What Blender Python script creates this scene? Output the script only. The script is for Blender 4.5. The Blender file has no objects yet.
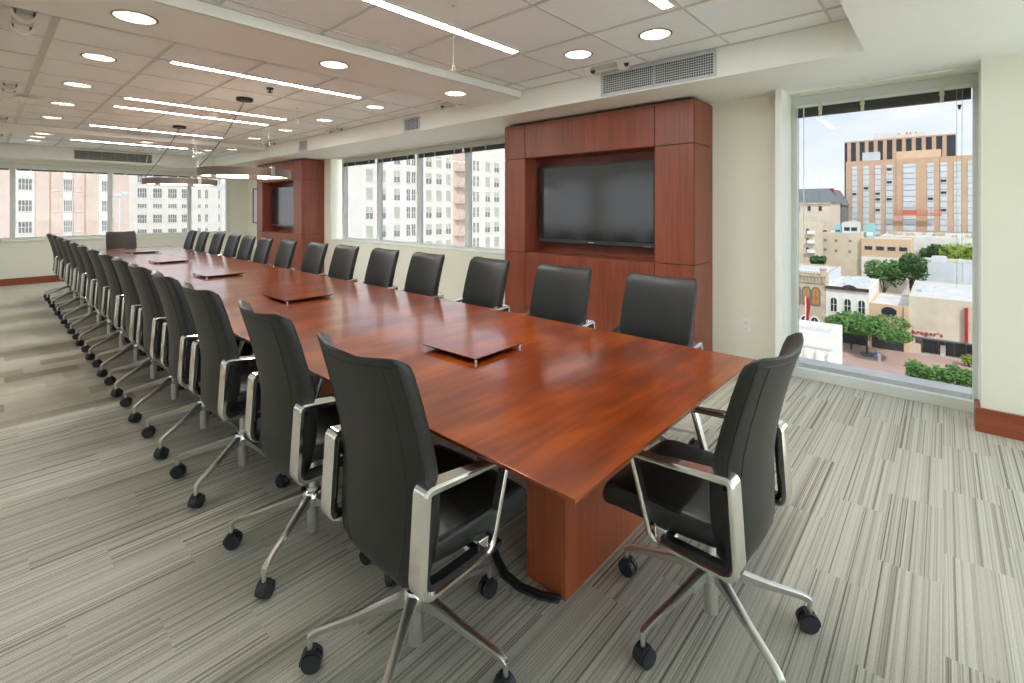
import bpy, bmesh, math, random
from math import sin, cos, pi, radians
from mathutils import Vector, Matrix
random.seed(7)
S = bpy.context.scene
COL = S.collection

# ------------------------------------------------------------------ mesh builder
class MB:
    def __init__(s): s.v = []; s.f = []; s.m = []
    def add(s, vs, fs, mi=0):
        o = len(s.v); s.v += [tuple(p) for p in vs]
        s.f += [tuple(i + o for i in f) for f in fs]; s.m += [mi] * len(fs)
    def box(s, x0, x1, y0, y1, z0, z1, mi=0):
        x0, x1 = min(x0, x1), max(x0, x1); y0, y1 = min(y0, y1), max(y0, y1); z0, z1 = min(z0, z1), max(z0, z1)
        vs = [(x0,y0,z0),(x1,y0,z0),(x1,y1,z0),(x0,y1,z0),(x0,y0,z1),(x1,y0,z1),(x1,y1,z1),(x0,y1,z1)]
        s.add(vs, [(3,2,1,0),(4,5,6,7),(0,1,5,4),(1,2,6,5),(2,3,7,6),(3,0,4,7)], mi)
        return s
    def cyl(s, p0, p1, r0, r1=None, n=16, mi=0, caps=True):
        if r1 is None: r1 = r0
        p0 = Vector(p0); p1 = Vector(p1); d = (p1 - p0).normalized()
        a = d.orthogonal().normalized(); b = d.cross(a)
        vs = []
        for p, r in ((p0, r0), (p1, r1)):
            for i in range(n):
                t = 2 * pi * i / n; vs.append(p + a * (r * cos(t)) + b * (r * sin(t)))
        fs = [(i, (i + 1) % n, n + (i + 1) % n, n + i) for i in range(n)]
        if caps: fs += [tuple(range(n - 1, -1, -1)), tuple(range(n, 2 * n))]
        s.add(vs, fs, mi); return s
    def tube(s, pts, r, n=8, mi=0, closed=False):
        pts = [Vector(p) for p in pts]; N = len(pts); rings = []
        up = None
        for i, p in enumerate(pts):
            if closed: d = pts[(i + 1) % N] - pts[i - 1]
            else: d = pts[min(i + 1, N - 1)] - pts[max(i - 1, 0)]
            d.normalize()
            if up is None: up = d.orthogonal().normalized()
            up = (up - d * up.dot(d)).normalized(); b = d.cross(up)
            rr = r[i] if isinstance(r, (list, tuple)) else r
            rings.append([p + up * (rr * cos(2 * pi * k / n)) + b * (rr * sin(2 * pi * k / n)) for k in range(n)])
        s.loft(rings, closed, mi); return s
    def loft(s, rings, closed=False, mi=0, caps=True):
        n = len(rings[0]); N = len(rings); vs = [p for r in rings for p in r]; fs = []
        for i in range(N if closed else N - 1):
            a = i * n; b = ((i + 1) % N) * n
            for k in range(n):
                fs.append((a + k, a + (k + 1) % n, b + (k + 1) % n, b + k))
        if not closed and caps: fs += [tuple(range(n - 1, -1, -1)), tuple(range((N - 1) * n, N * n))]
        s.add(vs, fs, mi); return s
    def prism(s, poly, axis, a0, a1, mi=0):
        def P(u, v, w):
            return {'x': (w, u, v), 'y': (u, w, v), 'z': (u, v, w)}[axis]
        n = len(poly)
        vs = [P(u, v, a0) for u, v in poly] + [P(u, v, a1) for u, v in poly]
        fs = [(i, (i + 1) % n, n + (i + 1) % n, n + i) for i in range(n)] + [tuple(range(n - 1, -1, -1)), tuple(range(n, 2 * n))]
        s.add(vs, fs, mi); return s
    def lathe(s, prof, cx=0, cy=0, n=32, mi=0):
        rings = [[(cx + r * cos(2 * pi * k / n), cy + r * sin(2 * pi * k / n), z) for k in range(n)] for r, z in prof]
        s.loft(rings, False, mi, caps=False); return s
    def mesh(s, name, mats, smooth=False):
        me = bpy.data.meshes.new(name); me.from_pydata(s.v, [], s.f)
        if not isinstance(mats, (list, tuple)): mats = [mats]
        for m in mats: me.materials.append(m)
        for p, mi in zip(me.polygons, s.m): p.material_index = mi
        bm = bmesh.new(); bm.from_mesh(me); bmesh.ops.recalc_face_normals(bm, faces=bm.faces)
        bm.to_mesh(me); bm.free()
        if smooth:
            for p in me.polygons: p.use_smooth = True
        return me
    def build(s, name, mats, parent=None, smooth=False, bevel=0, seg=2, angle=35, loc=None):
        me = s.mesh(name, mats, smooth or bevel > 0)
        o = bpy.data.objects.new(name, me); COL.objects.link(o)
        if parent: o.parent = parent
        if loc: o.location = loc
        if bevel:
            b = o.modifiers.new('bevel', 'BEVEL'); b.width = bevel; b.segments = seg; b.limit_method = 'ANGLE'; b.angle_limit = radians(angle)
            b.harden_normals = True
        elif smooth == 'auto':
            es = o.modifiers.new('es', 'EDGE_SPLIT'); es.split_angle = radians(40)
        return o

def tag(o, label=None, cat=None, group=None, kind=None):
    if label: o['label'] = label
    if cat: o['category'] = cat
    if group: o['group'] = group
    if kind: o['kind'] = kind
    return o
def empty(name, loc=(0, 0, 0), rz=0, label=None, cat=None, group=None, kind=None):
    o = bpy.data.objects.new(name, None); COL.objects.link(o); o.location = loc; o.rotation_euler = (0, 0, rz)
    o.empty_display_size = .1
    return tag(o, label, cat, group, kind)
def struct(o): o['kind'] = 'structure'; return o
def copy_tree(o, parent=None, keep=True):
    c = o.copy(); COL.objects.link(c)
    if parent: c.parent = parent
    for ch in list(o.children): copy_tree(ch, c)
    return c

# ------------------------------------------------------------------ materials
def newmat(name):
    m = bpy.data.materials.new(name); m.use_nodes = True; nt = m.node_tree
    return m, nt, nt.nodes['Principled BSDF']
class G:
    def __init__(s, nt): s.nt = nt
    def n(s, t, **kw):
        x = s.nt.nodes.new(t)
        for k, v in kw.items(): setattr(x, k, v)
        return x
    def l(s, a, b): s.nt.links.new(a, b)
    def put(s, sock, v):
        if isinstance(v, (int, float, tuple, list)): sock.default_value = v
        else: s.l(v, sock)
    def math(s, op, a, b=0.0, c=None):
        x = s.n('ShaderNodeMath', operation=op); s.put(x.inputs[0], a); s.put(x.inputs[1], b)
        if c is not None: s.put(x.inputs[2], c)
        return x.outputs[0]
    def comb(s, a, b, c=0.0):
        x = s.n('ShaderNodeCombineXYZ'); s.put(x.inputs[0], a); s.put(x.inputs[1], b); s.put(x.inputs[2], c); return x.outputs[0]
    def coord(s):
        t = s.n('ShaderNodeTexCoord'); q = s.n('ShaderNodeSeparateXYZ'); s.l(t.outputs['Object'], q.inputs[0])
        return t.outputs['Object'], q.outputs[0], q.outputs[1], q.outputs[2]
    def mix(s, f, a, b, mode='MIX'):
        x = s.n('ShaderNodeMix', data_type='RGBA', blend_type=mode); s.put(x.inputs[0], f)
        s.put(x.inputs[6], c4(a) if isinstance(a, tuple) else a); s.put(x.inputs[7], c4(b) if isinstance(b, tuple) else b); return x.outputs[2]
    def ramp(s, f, stops, interp='LINEAR'):
        x = s.n('ShaderNodeValToRGB'); s.l(f, x.inputs[0]); r = x.color_ramp; r.interpolation = interp
        while len(r.elements) < len(stops): r.elements.new(.5)
        for e, (p, c) in zip(r.elements, stops): e.position = p; e.color = c4(c)
        return x.outputs[0]
    def noise(s, vec, scale, detail=3, rough=.5):
        x = s.n('ShaderNodeTexNoise'); s.l(vec, x.inputs['Vector']); x.inputs['Scale'].default_value = scale
        x.inputs['Detail'].default_value = detail; x.inputs['Roughness'].default_value = rough; return x.outputs[0]
    def mapping(s, vec, scale):
        x = s.n('ShaderNodeMapping'); s.l(vec, x.inputs[0]); x.inputs['Scale'].default_value = scale; return x.outputs[0]
    def white(s, vec):
        x = s.n('ShaderNodeTexWhiteNoise', noise_dimensions='3D'); s.l(vec, x.inputs['Vector']); return x.outputs['Value']
    def bump(s, h, strength, dist=.002):
        x = s.n('ShaderNodeBump'); s.l(h, x.inputs['Height']); x.inputs['Strength'].default_value = strength; x.inputs['Distance'].default_value = dist
        return x.outputs[0]
def c4(c): return (c[0], c[1], c[2], 1.0)
def srgb(r, g, b):
    f = lambda u: (u / 255) / 12.92 if u / 255 < .04045 else ((u / 255 + .055) / 1.055) ** 2.4
    return (f(r), f(g), f(b))
def plain(name, c, rough=.5, metal=0, noise_amt=.04, scale=6, spec=.5, coat=0, bump=0, bscale=200, ior=None):
    m, nt, p = newmat(name); g = G(nt); vec, x, y, z = g.coord()
    n = g.noise(vec, scale, 4)
    lo = tuple(max(0, v * (1 - noise_amt)) for v in c); hi = tuple(min(1, v * (1 + noise_amt)) for v in c)
    g.l(g.ramp(n, [(.3, lo), (.7, hi)]), p.inputs['Base Color'])
    p.inputs['Roughness'].default_value = rough; p.inputs['Metallic'].default_value = metal
    p.inputs['Specular IOR Level'].default_value = spec; p.inputs['Coat Weight'].default_value = coat
    if bump: g.l(g.bump(g.noise(vec, bscale, 2), bump), p.inputs['Normal'])
    return m
def emit(name, c, st):
    m, nt, p = newmat(name)
    p.inputs['Base Color'].default_value = c4(c); p.inputs['Emission Color'].default_value = c4(c); p.inputs['Emission Strength'].default_value = st
    return m

M = {}
M['wall'] = plain('wall_paint', srgb(233, 234, 219), .75, noise_amt=.015, scale=2, bump=.05, bscale=150)
M['trimwhite'] = plain('soffit_paint', srgb(240, 243, 235), .6, noise_amt=.01)
M['tile'] = plain('ceiling_tile', srgb(242, 249, 249), .9, noise_amt=.02, scale=90, bump=.08, bscale=260)
M['tee'] = plain('ceiling_tee', srgb(206, 208, 200), .5, noise_amt=.01)
M['frame'] = plain('window_frame_aluminium', srgb(212, 217, 210), .4, 0, .02)
M['plastic_w'] = plain('white_plastic', srgb(235, 234, 228), .4, 0, .01)
M['leather'] = plain('charcoal_leather', srgb(31, 32, 30), .42, 0, .06, 20, .5, bump=.12, bscale=420)
M['pip'] = plain('black_piping', srgb(26, 27, 28), .45, 0, .03)
M['brownleather'] = plain('dark_brown_leather', srgb(46, 34, 28), .5, 0, .05, 12, bump=.1, bscale=300)
M['alu'] = plain('polished_aluminium', (.86, .86, .84), .14, 1, .03, 5)
M['alu2'] = plain('cast_aluminium', (.80, .80, .77), .34, 1, .04, 8)
M['black'] = plain('black_plastic', srgb(30, 31, 33), .38, 0, .05)
M['caster'] = plain('caster_rubber', srgb(42, 45, 50), .4, 0, .05)
M['bronze'] = plain('brushed_bronze', srgb(112, 98, 90), .4, .7, .08, 14)
M['darkcan'] = plain('dark_bronze_metal', srgb(52, 48, 44), .45, .4, .05)
M['grille'] = plain('grille_metal', srgb(196, 202, 204), .4, .1, .03)
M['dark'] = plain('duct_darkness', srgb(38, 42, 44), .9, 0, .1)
M['blind'] = plain('blind_slats', srgb(70, 70, 58), .55, .0, .05)
M['tape'] = plain('blind_tape', srgb(196, 194, 168), .8, 0, .03)
M['reflector'] = plain('lamp_reflector', (.62, .57, .50), .35, .7, .06, 40)
M['basewood'] = None

def wood(name, dark, mid, light, axis, rough, coat=0, scale=1.0, bumpy=.02):
    m, nt, p = newmat(name); g = G(nt); vec, x, y, z = g.coord()
    sc = {'x': (1.2, 26, 26), 'y': (26, 1.2, 26), 'z': (26, 26, .9)}[axis]
    v = g.mapping(vec, tuple(a * scale for a in sc)); f = g.noise(v, 1.6, 6, .6)
    sc2 = {'x': (.8, 2.6, 2.6), 'y': (2.6, .8, 2.6), 'z': (2.6, 2.6, .5)}[axis]
    f2 = g.noise(g.mapping(vec, sc2), 1.7, 3, .5)
    t = g.math('ADD', g.math('MULTIPLY', f, .6), g.math('MULTIPLY', f2, .4))
    g.l(g.ramp(t, [(.32, dark), (.5, mid), (.68, light)]), p.inputs['Base Color'])
    p.inputs['Roughness'].default_value = rough; p.inputs['Coat Weight'].default_value = coat; p.inputs['Coat Roughness'].default_value = .12
    if bumpy: g.l(g.bump(f, bumpy, .001), p.inputs['Normal'])
    return m
M['cab'] = wood('cabinet_veneer', srgb(112, 56, 38), srgb(134, 70, 50), srgb(152, 84, 62), 'z', .38)
M['cabside'] = M['cab']
def table_wood():
    m, nt, p = newmat('table_veneer'); g = G(nt); vec, x, y, z = g.coord()
    f1 = g.noise(g.mapping(vec, (1.3, 3.4, 1)), 1.5, 3, .5); f2 = g.noise(g.mapping(vec, (2.2, 22, 1)), 1.6, 2, .5)
    t = g.math('ADD', g.math('MULTIPLY', f1, .72), g.math('MULTIPLY', f2, .28))
    g.l(g.ramp(t, [(.36, srgb(96, 34, 2)), (.5, srgb(120, 47, 4)), (.64, srgb(148, 68, 9))]), p.inputs['Base Color'])
    p.inputs['Roughness'].default_value = .3; p.inputs['Specular IOR Level'].default_value = .2
    p.inputs['Coat Weight'].default_value = .85; p.inputs['Coat Roughness'].default_value = .12; p.inputs['Coat IOR'].default_value = 1.52
    return m
M['table'] = table_wood()
M['tbase'] = wood('table_base_veneer', srgb(136, 66, 38), srgb(160, 82, 48), srgb(178, 98, 58), 'z', .3, .3)
M['basewood'] = wood('baseboard_wood', srgb(120, 56, 34), srgb(142, 70, 42), srgb(160, 84, 50), 'y', .4)

def carpet():
    m, nt, p = newmat('striped_carpet_tile'); g = G(nt); vec, x, y, z = g.coord()
    fl = lambda a: g.math('FLOOR', a)
    strip = fl(g.math('DIVIDE', y, .222))
    xo = g.math('ADD', x, g.math('MULTIPLY', strip, .245))
    tx = fl(g.math('DIVIDE', xo, .665))
    tid = g.math('ADD', g.math('MULTIPLY', strip, 3.17), g.math('MULTIPLY', tx, 17.31))
    v1 = g.white(g.comb(fl(g.math('DIVIDE', y, .0042)), tid, 1.0))
    v2 = g.white(g.comb(fl(g.math('DIVIDE', y, .0098)), tid, 5.0))
    v3 = g.white(g.comb(tid, 2.0, 9.0))
    s = g.math('ADD', g.math('ADD', g.math('MULTIPLY', v1, .56), g.math('MULTIPLY', v2, .38)), g.math('MULTIPLY', v3, .06))
    stripes = g.ramp(s, [(.0, srgb(104, 99, 88)), (.12, srgb(128, 122, 110)), (.22, srgb(170, 165, 151)), (.42, srgb(196, 192, 178)), (.7, srgb(212, 209, 196)), (1, srgb(220, 217, 205))])
    # patchwork carpet further down the room
    cell = g.white(g.comb(fl(g.math('DIVIDE', g.math('ADD', x, g.math('MULTIPLY', strip, .37)), .5)), strip, 3.0))
    patch_n = g.noise(g.mapping(vec, (4, 9, 1)), 2.6, 6, .75)
    pf = g.math('ADD', g.math('MULTIPLY', cell, .55), g.math('MULTIPLY', patch_n, .5))
    patch = g.ramp(pf, [(.25, srgb(166, 158, 142)), (.5, srgb(190, 182, 165)), (.62, srgb(202, 195, 178)), (.9, srgb(212, 206, 190))])
    calm = g.ramp(g.noise(g.mapping(vec, (2, 8, 1)), 1.3, 3), [(.3, srgb(192, 187, 170)), (.7, srgb(204, 200, 184))])
    f1 = g.math('GREATER_THAN', y, 4.95); f2 = g.math('GREATER_THAN', y, 7.6)
    base = g.mix(f1, stripes, patch); base = g.mix(f2, base, calm)
    fib = g.noise(vec, 260, 3, .7)
    fr = g.ramp(fib, [(.34, (.68, .68, .67)), (.62, (1.0, 1.0, 1.0))])
    g.l(g.mix(1.0, base, fr, 'MULTIPLY'), p.inputs['Base Color'])
    p.inputs['Roughness'].default_value = .95; p.inputs['Specular IOR Level'].default_value = .15
    g.l(g.bump(fib, .35, .003), p.inputs['Normal'])
    return m
M['carpet'] = carpet()

def glass(name='tinted_window_glass', tint=(.60, .605, .605)):
    m, nt, p = newmat(name); g = G(nt); nt.nodes.remove(p)
    out = nt.nodes['Material Output']; t = g.n('ShaderNodeBsdfTransparent'); gl = g.n('ShaderNodeBsdfGlossy'); gl.inputs['Roughness'].default_value = .0
    t.inputs[0].default_value = c4(tint)
    lw = g.n('ShaderNodeLayerWeight'); lw.inputs[0].default_value = .5; fr_ = g.math('MULTIPLY_ADD', g.math('POWER', lw.outputs['Facing'], 4.0), .35, .02)
    mx = g.n('ShaderNodeMixShader'); g.l(fr_, mx.inputs[0]); g.l(t.outputs[0], mx.inputs[1]); g.l(gl.outputs[0], mx.inputs[2]); g.l(mx.outputs[0], out.inputs[0])
    return m
M['glass'] = glass(); M['clear'] = glass('clear_window_glass', (.97, .985, .98))
M['screen'] = plain('tv_screen', (.010, .010, .012), .13, 0, .02, 4, 1.0, coat=0)
M['screen'].node_tree.nodes['Principled BSDF'].inputs['IOR'].default_value = 1.6
M['led'] = emit('strip_diffuser', (1, 1, .98), 46)
M['lamp'] = emit('downlight_lamp', (1, .95, .88), 130)
M['ringlamp'] = emit('ring_diffuser', (1, .82, .60), 5)

# exterior
def ext(name, c, rough=.85, noise_amt=.06, scale=.4): return plain(name, c, rough, 0, noise_amt, scale)
M['xwhite'] = ext('white_masonry', srgb(238, 235, 226))
M['xpink'] = ext('pink_stucco', srgb(226, 206, 192))
M['xtan'] = ext('tan_concrete', srgb(205, 172, 142))
M['xcream'] = ext('cream_stucco', srgb(214, 202, 180))
M['xpeach'] = ext('peach_stucco', srgb(220, 190, 156))
M['xroof'] = ext('pale_roof', srgb(214, 212, 208), noise_amt=.12, scale=.3)
M['xslate'] = ext('slate_roof', srgb(112, 118, 120))
M['xred'] = ext('red_paint', srgb(170, 40, 40))
M['xorange'] = ext('orange_steel', srgb(206, 106, 84))
M['xdark'] = plain('dark_glass', srgb(48, 54, 62), .2, 0, .2, .3)
M['xglass'] = plain('grey_window_glass', srgb(132, 136, 134), .25, 0, .2, .6)
M['xpane'] = plain('pale_blue_panel', srgb(212, 220, 222), .35, 0, .06, .3)
M['xshade'] = plain('drawn_shade', srgb(196, 196, 182), .5, 0, .08, .6)
M['xstone'] = ext('weathered_stone', srgb(198, 186, 162), noise_amt=.14, scale=.8)
M['xblue'] = ext('pale_blue_wall', srgb(214, 222, 228))
M['xteal'] = ext('teal_panel', srgb(150, 200, 200))
M['xplaza'] = ext('plaza_paving', srgb(190, 160, 146), noise_amt=.1, scale=.5)
M['xroad'] = ext('asphalt', srgb(126, 126, 122))
M['xleaf'] = plain('leaf_green', srgb(88, 128, 56), .7, 0, .35, .8)
M['xleaf2'] = plain('leaf_dark_green', srgb(62, 100, 50), .7, 0, .35, .8)
M['xleaf3'] = plain('leaf_yellow_green', srgb(138, 160, 50), .7, 0, .35, .8)
M['xbark'] = ext('bark', srgb(88, 74, 62))
M['xorangegl'] = ext('amber_window', srgb(190, 140, 70))
M['xledge'] = ext('weathered_ledge', srgb(222, 218, 210), noise_amt=.14, scale=3)

# ------------------------------------------------------------------ room shell
XW = 4.87
def wall(name, boxes, mat=None):
    b = MB()
    for q in boxes: b.box(*q)
    return struct(b.build(name, mat or M['wall']))
fl = MB(); fl.box(-2.6, 5.12, -3, 14.2, -.2, 0); struct(fl.build('floor', M['carpet']))
wall('wall_right', [(XW, 5.2, -3.0, -2.95, 0, 2.9), (4.68, 5.2, -.75, -.195, 0, 2.6), (XW, 5.2, -.75, -.195, 2.6, 2.9),
    (XW, 5.2, 1.10, 4.2, 0, 2.9), (XW, 5.2, 4.2, 9.46, 0, .93), (XW, 5.2, 9.46, 14.1, 0, 2.9),
    (XW, 5.2, -.195, 1.10, 2.585, 2.9), (XW, 5.2, 4.2, 9.46, 2.585, 2.9), (XW, 5.2, -2.95, -.75, 2.585, 2.9)])
wall('wall_far', [(-2.6, 5.2, 14.1, 14.35, 0, .91), (-2.6, 5.2, 14.1, 14.35, 2.5, 2.9), (-2.6, -1.12, 14.1, 14.35, .91, 2.5), (4.435, 5.2, 14.1, 14.35, .91, 2.5)])
wall('wall_left', [(-2.85, -2.6, -3.25, 14.35, 0, .9), (-2.85, -2.6, -3.25, 14.35, 2.52, 3.0), (-2.85, -2.6, -2.9, .2, .9, 2.52)] + [(-2.85, -2.6, y, y + .35, .9, 2.52) for y in (-3.25, .2, 3.7, 7.2, 10.7, 14.0)])
wall('wall_near', [(-2.6, 5.2, -3.25, -3.0, 0, .06), (-2.6, 5.2, -3.25, -3.0, 2.58, 3.0)] + [(x, x + .35, -3.25, -3.0, .06, 2.58) for x in (-2.6, 1.1, 4.85)])
# roof slab over everything
wall('trim_1', [(-2.85, 5.2, -3.25, 14.35, 3.05, 3.2)], M['trimwhite'])
# soffits (dropped borders) around the ceiling tray
TX0, TX1, TY0, TY1, ZC, ZS = .05, 3.93, .39, 13.55, 2.84, 2.6
wall('trim_2', [(TX1, 5.0, -3, 14.1, ZS, 3.05), (-2.6, TX0, -3, 14.1, ZS, 3.05), (TX0, TX1, -3, TY0, ZS, 3.05), (TX0, TX1, TY1, 14.1, ZS - .03, 3.05)], M['trimwhite'])

def holed(b, x0, x1, y0, y1, z, cx, cy, r, n=32):
    circ = [(cx + r * cos(2 * pi * k / n), cy + r * sin(2 * pi * k / n), z) for k in range(n)]
    outer = []
    for k in range(n):
        c, s_ = cos(2 * pi * k / n), sin(2 * pi * k / n)
        tx = ((x1 - cx) / c if c > 1e-9 else (x0 - cx) / c if c < -1e-9 else 1e9)
        ty = ((y1 - cy) / s_ if s_ > 1e-9 else (y0 - cy) / s_ if s_ < -1e-9 else 1e9)
        t = min(tx, ty); outer.append((cx + c * t, cy + s_ * t, z))
    corners = {}
    for (px, py) in ((x1, y1), (x0, y1), (x0, y0), (x1, y0)):
        a = math.atan2(py - cy, px - cx) % (2 * pi); corners[int(a / (2 * pi / n))] = (px, py, z)
    vs = circ + outer; base = 2 * n; fs = []; extra = []
    for k in range(n):
        k2 = (k + 1) % n
        if k in corners:
            extra.append(corners[k]); fs.append((k, k2, n + k2, base + len(extra) - 1, n + k))
        else: fs.append((k, k2, n + k2, n + k))
    b.add(vs + extra, fs)

gx = [TX0, .338, 1.0, 1.667, 2.333, 3.0, 3.65, TX1]
zones = [[TY0, .57, 1.237, 1.92, 2.60, 3.27, 3.41], [4.15, 4.32, 4.99, 5.66, 6.32, 6.99, 7.65, 8.32, 8.99, 9.65, 10.35], [11.05, 11.6, 12.3, 13.0, TY1]]
DL_C = [(3.33, 1.58), (3.33, 2.26), (.67, 5.33), (.67, 6.66), (.67, 7.99), (.67, 9.32), (3.33, 5.33), (3.33, 6.66), (3.33, 7.99), (3.33, 9.32),
        (.67, 11.95), (.67, 12.65), (3.33, 11.95), (3.33, 12.65)]
DL_B = [(.65, 3.79), (1.98, 3.79), (3.32, 3.79), (.67, 10.7), (2.0, 10.7), (3.40, 10.7)]
RD = .112
b = MB()
for zn in zones:
    for i in range(len(gx) - 1):
        for j in range(len(zn) - 1):
            x0, x1, y0, y1 = gx[i], gx[i + 1], zn[j], zn[j + 1]
            hit = [d for d in DL_C if x0 < d[0] < x1 and y0 < d[1] < y1]
            if hit: holed(b, x0, x1, y0, y1, ZC, hit[0][0], hit[0][1], RD)
            else: b.add([(x0, y0, ZC), (x1, y0, ZC), (x1, y1, ZC), (x0, y1, ZC)], [(0, 1, 2, 3)])
ceil_ = struct(b.build('ceiling', M['tile']))
b = MB()
for zn in zones:
    for k, x in enumerate(gx[1:-1]):
        w = .022 if k == 0 else .011
        b.box(x - w, x + w, zn[0], zn[-1], ZC - .007, ZC + .01)
    for y in zn[1:-1]: b.box(TX0, TX1, y - .008, y + .008, ZC - .006, ZC + .01)
    b.box(TX0, TX0 + .02, zn[0], zn[-1], ZC - .008, ZC + .01); b.box(TX1 - .02, TX1, zn[0], zn[-1], ZC - .008, ZC + .01)
    b.box(TX0, TX1, zn[0], zn[0] + .02, ZC - .008, ZC + .01); b.box(TX0, TX1, zn[-1] - .02, zn[-1], ZC - .008, ZC + .01)
tee = struct(b.build('ceiling_grid', M['tee'], ceil_))
ZB = 2.76
for n_, (y0, y1, lights) in enumerate([(3.41, 4.15, DL_B[:3]), (10.35, 11.05, DL_B[3:])]):
    b = MB(); xs = TX0
    for (lx, ly) in lights:
        x0, x1 = lx - .25, lx + .25
        b.add([(xs, y0, ZB), (x0, y0, ZB), (x0, y1, ZB), (xs, y1, ZB)], [(0, 1, 2, 3)])
        holed(b, x0, x1, y0, y1, ZB, lx, ly, RD); xs = x1
    b.add([(xs, y0, ZB), (TX1, y0, ZB), (TX1, y1, ZB), (xs, y1, ZB)], [(0, 1, 2, 3)])
    b.box(TX0, TX1, y0, y0 + .012, ZB, 3.0); b.box(TX0, TX1, y1 - .012, y1, ZB, 3.0)
    struct(b.build('trim_%d' % (3 + n_), M['trimwhite']))
# baseboards
b = MB(); b.box(4.655, 4.68, -.75, -.165, 0, .165); b.box(4.68, XW, -.193, -.165, 0, .165); b.box(XW - .02, XW, 1.12, 1.70, 0, .14); b.box(XW - .02, XW, 4.06, 9.74, 0, .14); b.box(XW - .02, XW, 12.1, 14.1, 0, .14)
struct(b.build('baseboard_right', M['basewood'], bevel=.003))
b = MB(); b.box(-2.6, XW, 14.075, 14.1, 0, .14)
struct(b.build('baseboard_far', M['basewood'], bevel=.003))
b = MB(); b.box(-2.6, -2.58, -3, 14.1, 0, .14); struct(b.build('baseboard_left', M['basewood'], bevel=.003))

# windows ---------------------------------------------------------
def window_x(name, X, ys, z0, z1, th=.07, fw=.05, sill=.07, head=.06, edge=None, gm='glass'):
    """window in a wall of constant X; ys = mullion centre lines including both jambs"""
    b = MB(); edge = edge or fw
    b.box(X, X + th, ys[0], ys[-1], z0, z0 + sill); b.box(X, X + th, ys[0], ys[-1], z1 - head, z1)
    for i, y in enumerate(ys):
        if i == 0: b.box(X, X + th, y, y + edge, z0 + sill, z1 - head)
        elif i == len(ys) - 1: b.box(X, X + th, y - edge, y, z0 + sill, z1 - head)
        else: b.box(X, X + th, y - fw / 2, y + fw / 2, z0 + sill, z1 - head)
    w = struct(b.build(name, M['frame'], bevel=.004))
    for i in range(len(ys) - 1):
        g_ = MB(); g_.box(X + th * .6, X + th * .6 + .006, ys[i] + .01, ys[i + 1] - .01, z0 + sill * .8, z1 - head * .8)
        struct(g_.build('window_pane', M[gm], w))
    return w
window_x('window_1', 5.05, [-.21, 1.05], 0, 2.585, th=.08, fw=.05, sill=.085, head=.075, edge=.045)
struct(wall('trim_5', [(4.68, 5.13, 1.05, 1.10, 0, 2.6)], M['trimwhite']))
window_x('window_2', 5.03, [4.24, 5.48, 6.71, 7.95, 9.3], .93, 2.585, th=.08, fw=.085, sill=.04, head=.07, edge=.1)
b = MB(); b.box(XW - .015, 5.03, 4.2, 9.46, .925, .935); struct(b.build('window_sill', M['trimwhite'], bevel=.003))
window_x('window_3', 5.05, [-2.95, -1.85, -.75], 0, 2.585, th=.08, gm='clear')  # out-of-view window, added with clear glass to brighten the right side
def window_y(name, Y, xs, z0, z1, th=.07, fw=.06, sgn=1, gm='glass'):
    b = MB(); b.box(xs[0], xs[-1], Y, Y + th * sgn, z0, z0 + .06); b.box(xs[0], xs[-1], Y, Y + th * sgn, z1 - .1, z1)
    for i, x in enumerate(xs):
        x0 = x - fw / 2 if 0 < i < len(xs) - 1 else (x if i == 0 else x - fw)
        b.box(x0, x0 + fw, Y, Y + th * sgn, z0 + .06, z1 - .1)
    w = struct(b.build(name, M['frame'], bevel=.004))
    for i in range(len(xs) - 1):
        g_ = MB(); yy = Y + th * .6 * sgn; g_.box(xs[i] + .01, xs[i + 1] - .01, yy, yy + .006, z0 + .05, z1 - .08)
        struct(g_.build('window_pane', M[gm], w))
    return w
window_y('window_4', 14.12, [-1.12, .432, 1.975, 3.524, 4.435], .91, 2.5, th=.08, fw=.08)
b = MB(); b.box(-1.12, 4.435, 14.06, 14.12, .89, .912); struct(b.build('window_sill', M['trimwhite'], bevel=.003))
window_y('window_5', -3.1, [-2.25, -.6, 1.1], .06, 2.58, gm='clear'); window_y('window_6', -3.1, [1.45, 3.1, 4.85], .06, 2.58, gm='clear')  # unseen windows behind the camera, added as extra daylight sources
for k, (a, c) in enumerate([(.55, 3.7), (4.05, 7.2), (7.55, 10.7), (11.05, 14.0)]): window_x('window_%d' % (7 + k), -2.75, [a, (a + c) / 2, c], .9, 2.52)

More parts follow.
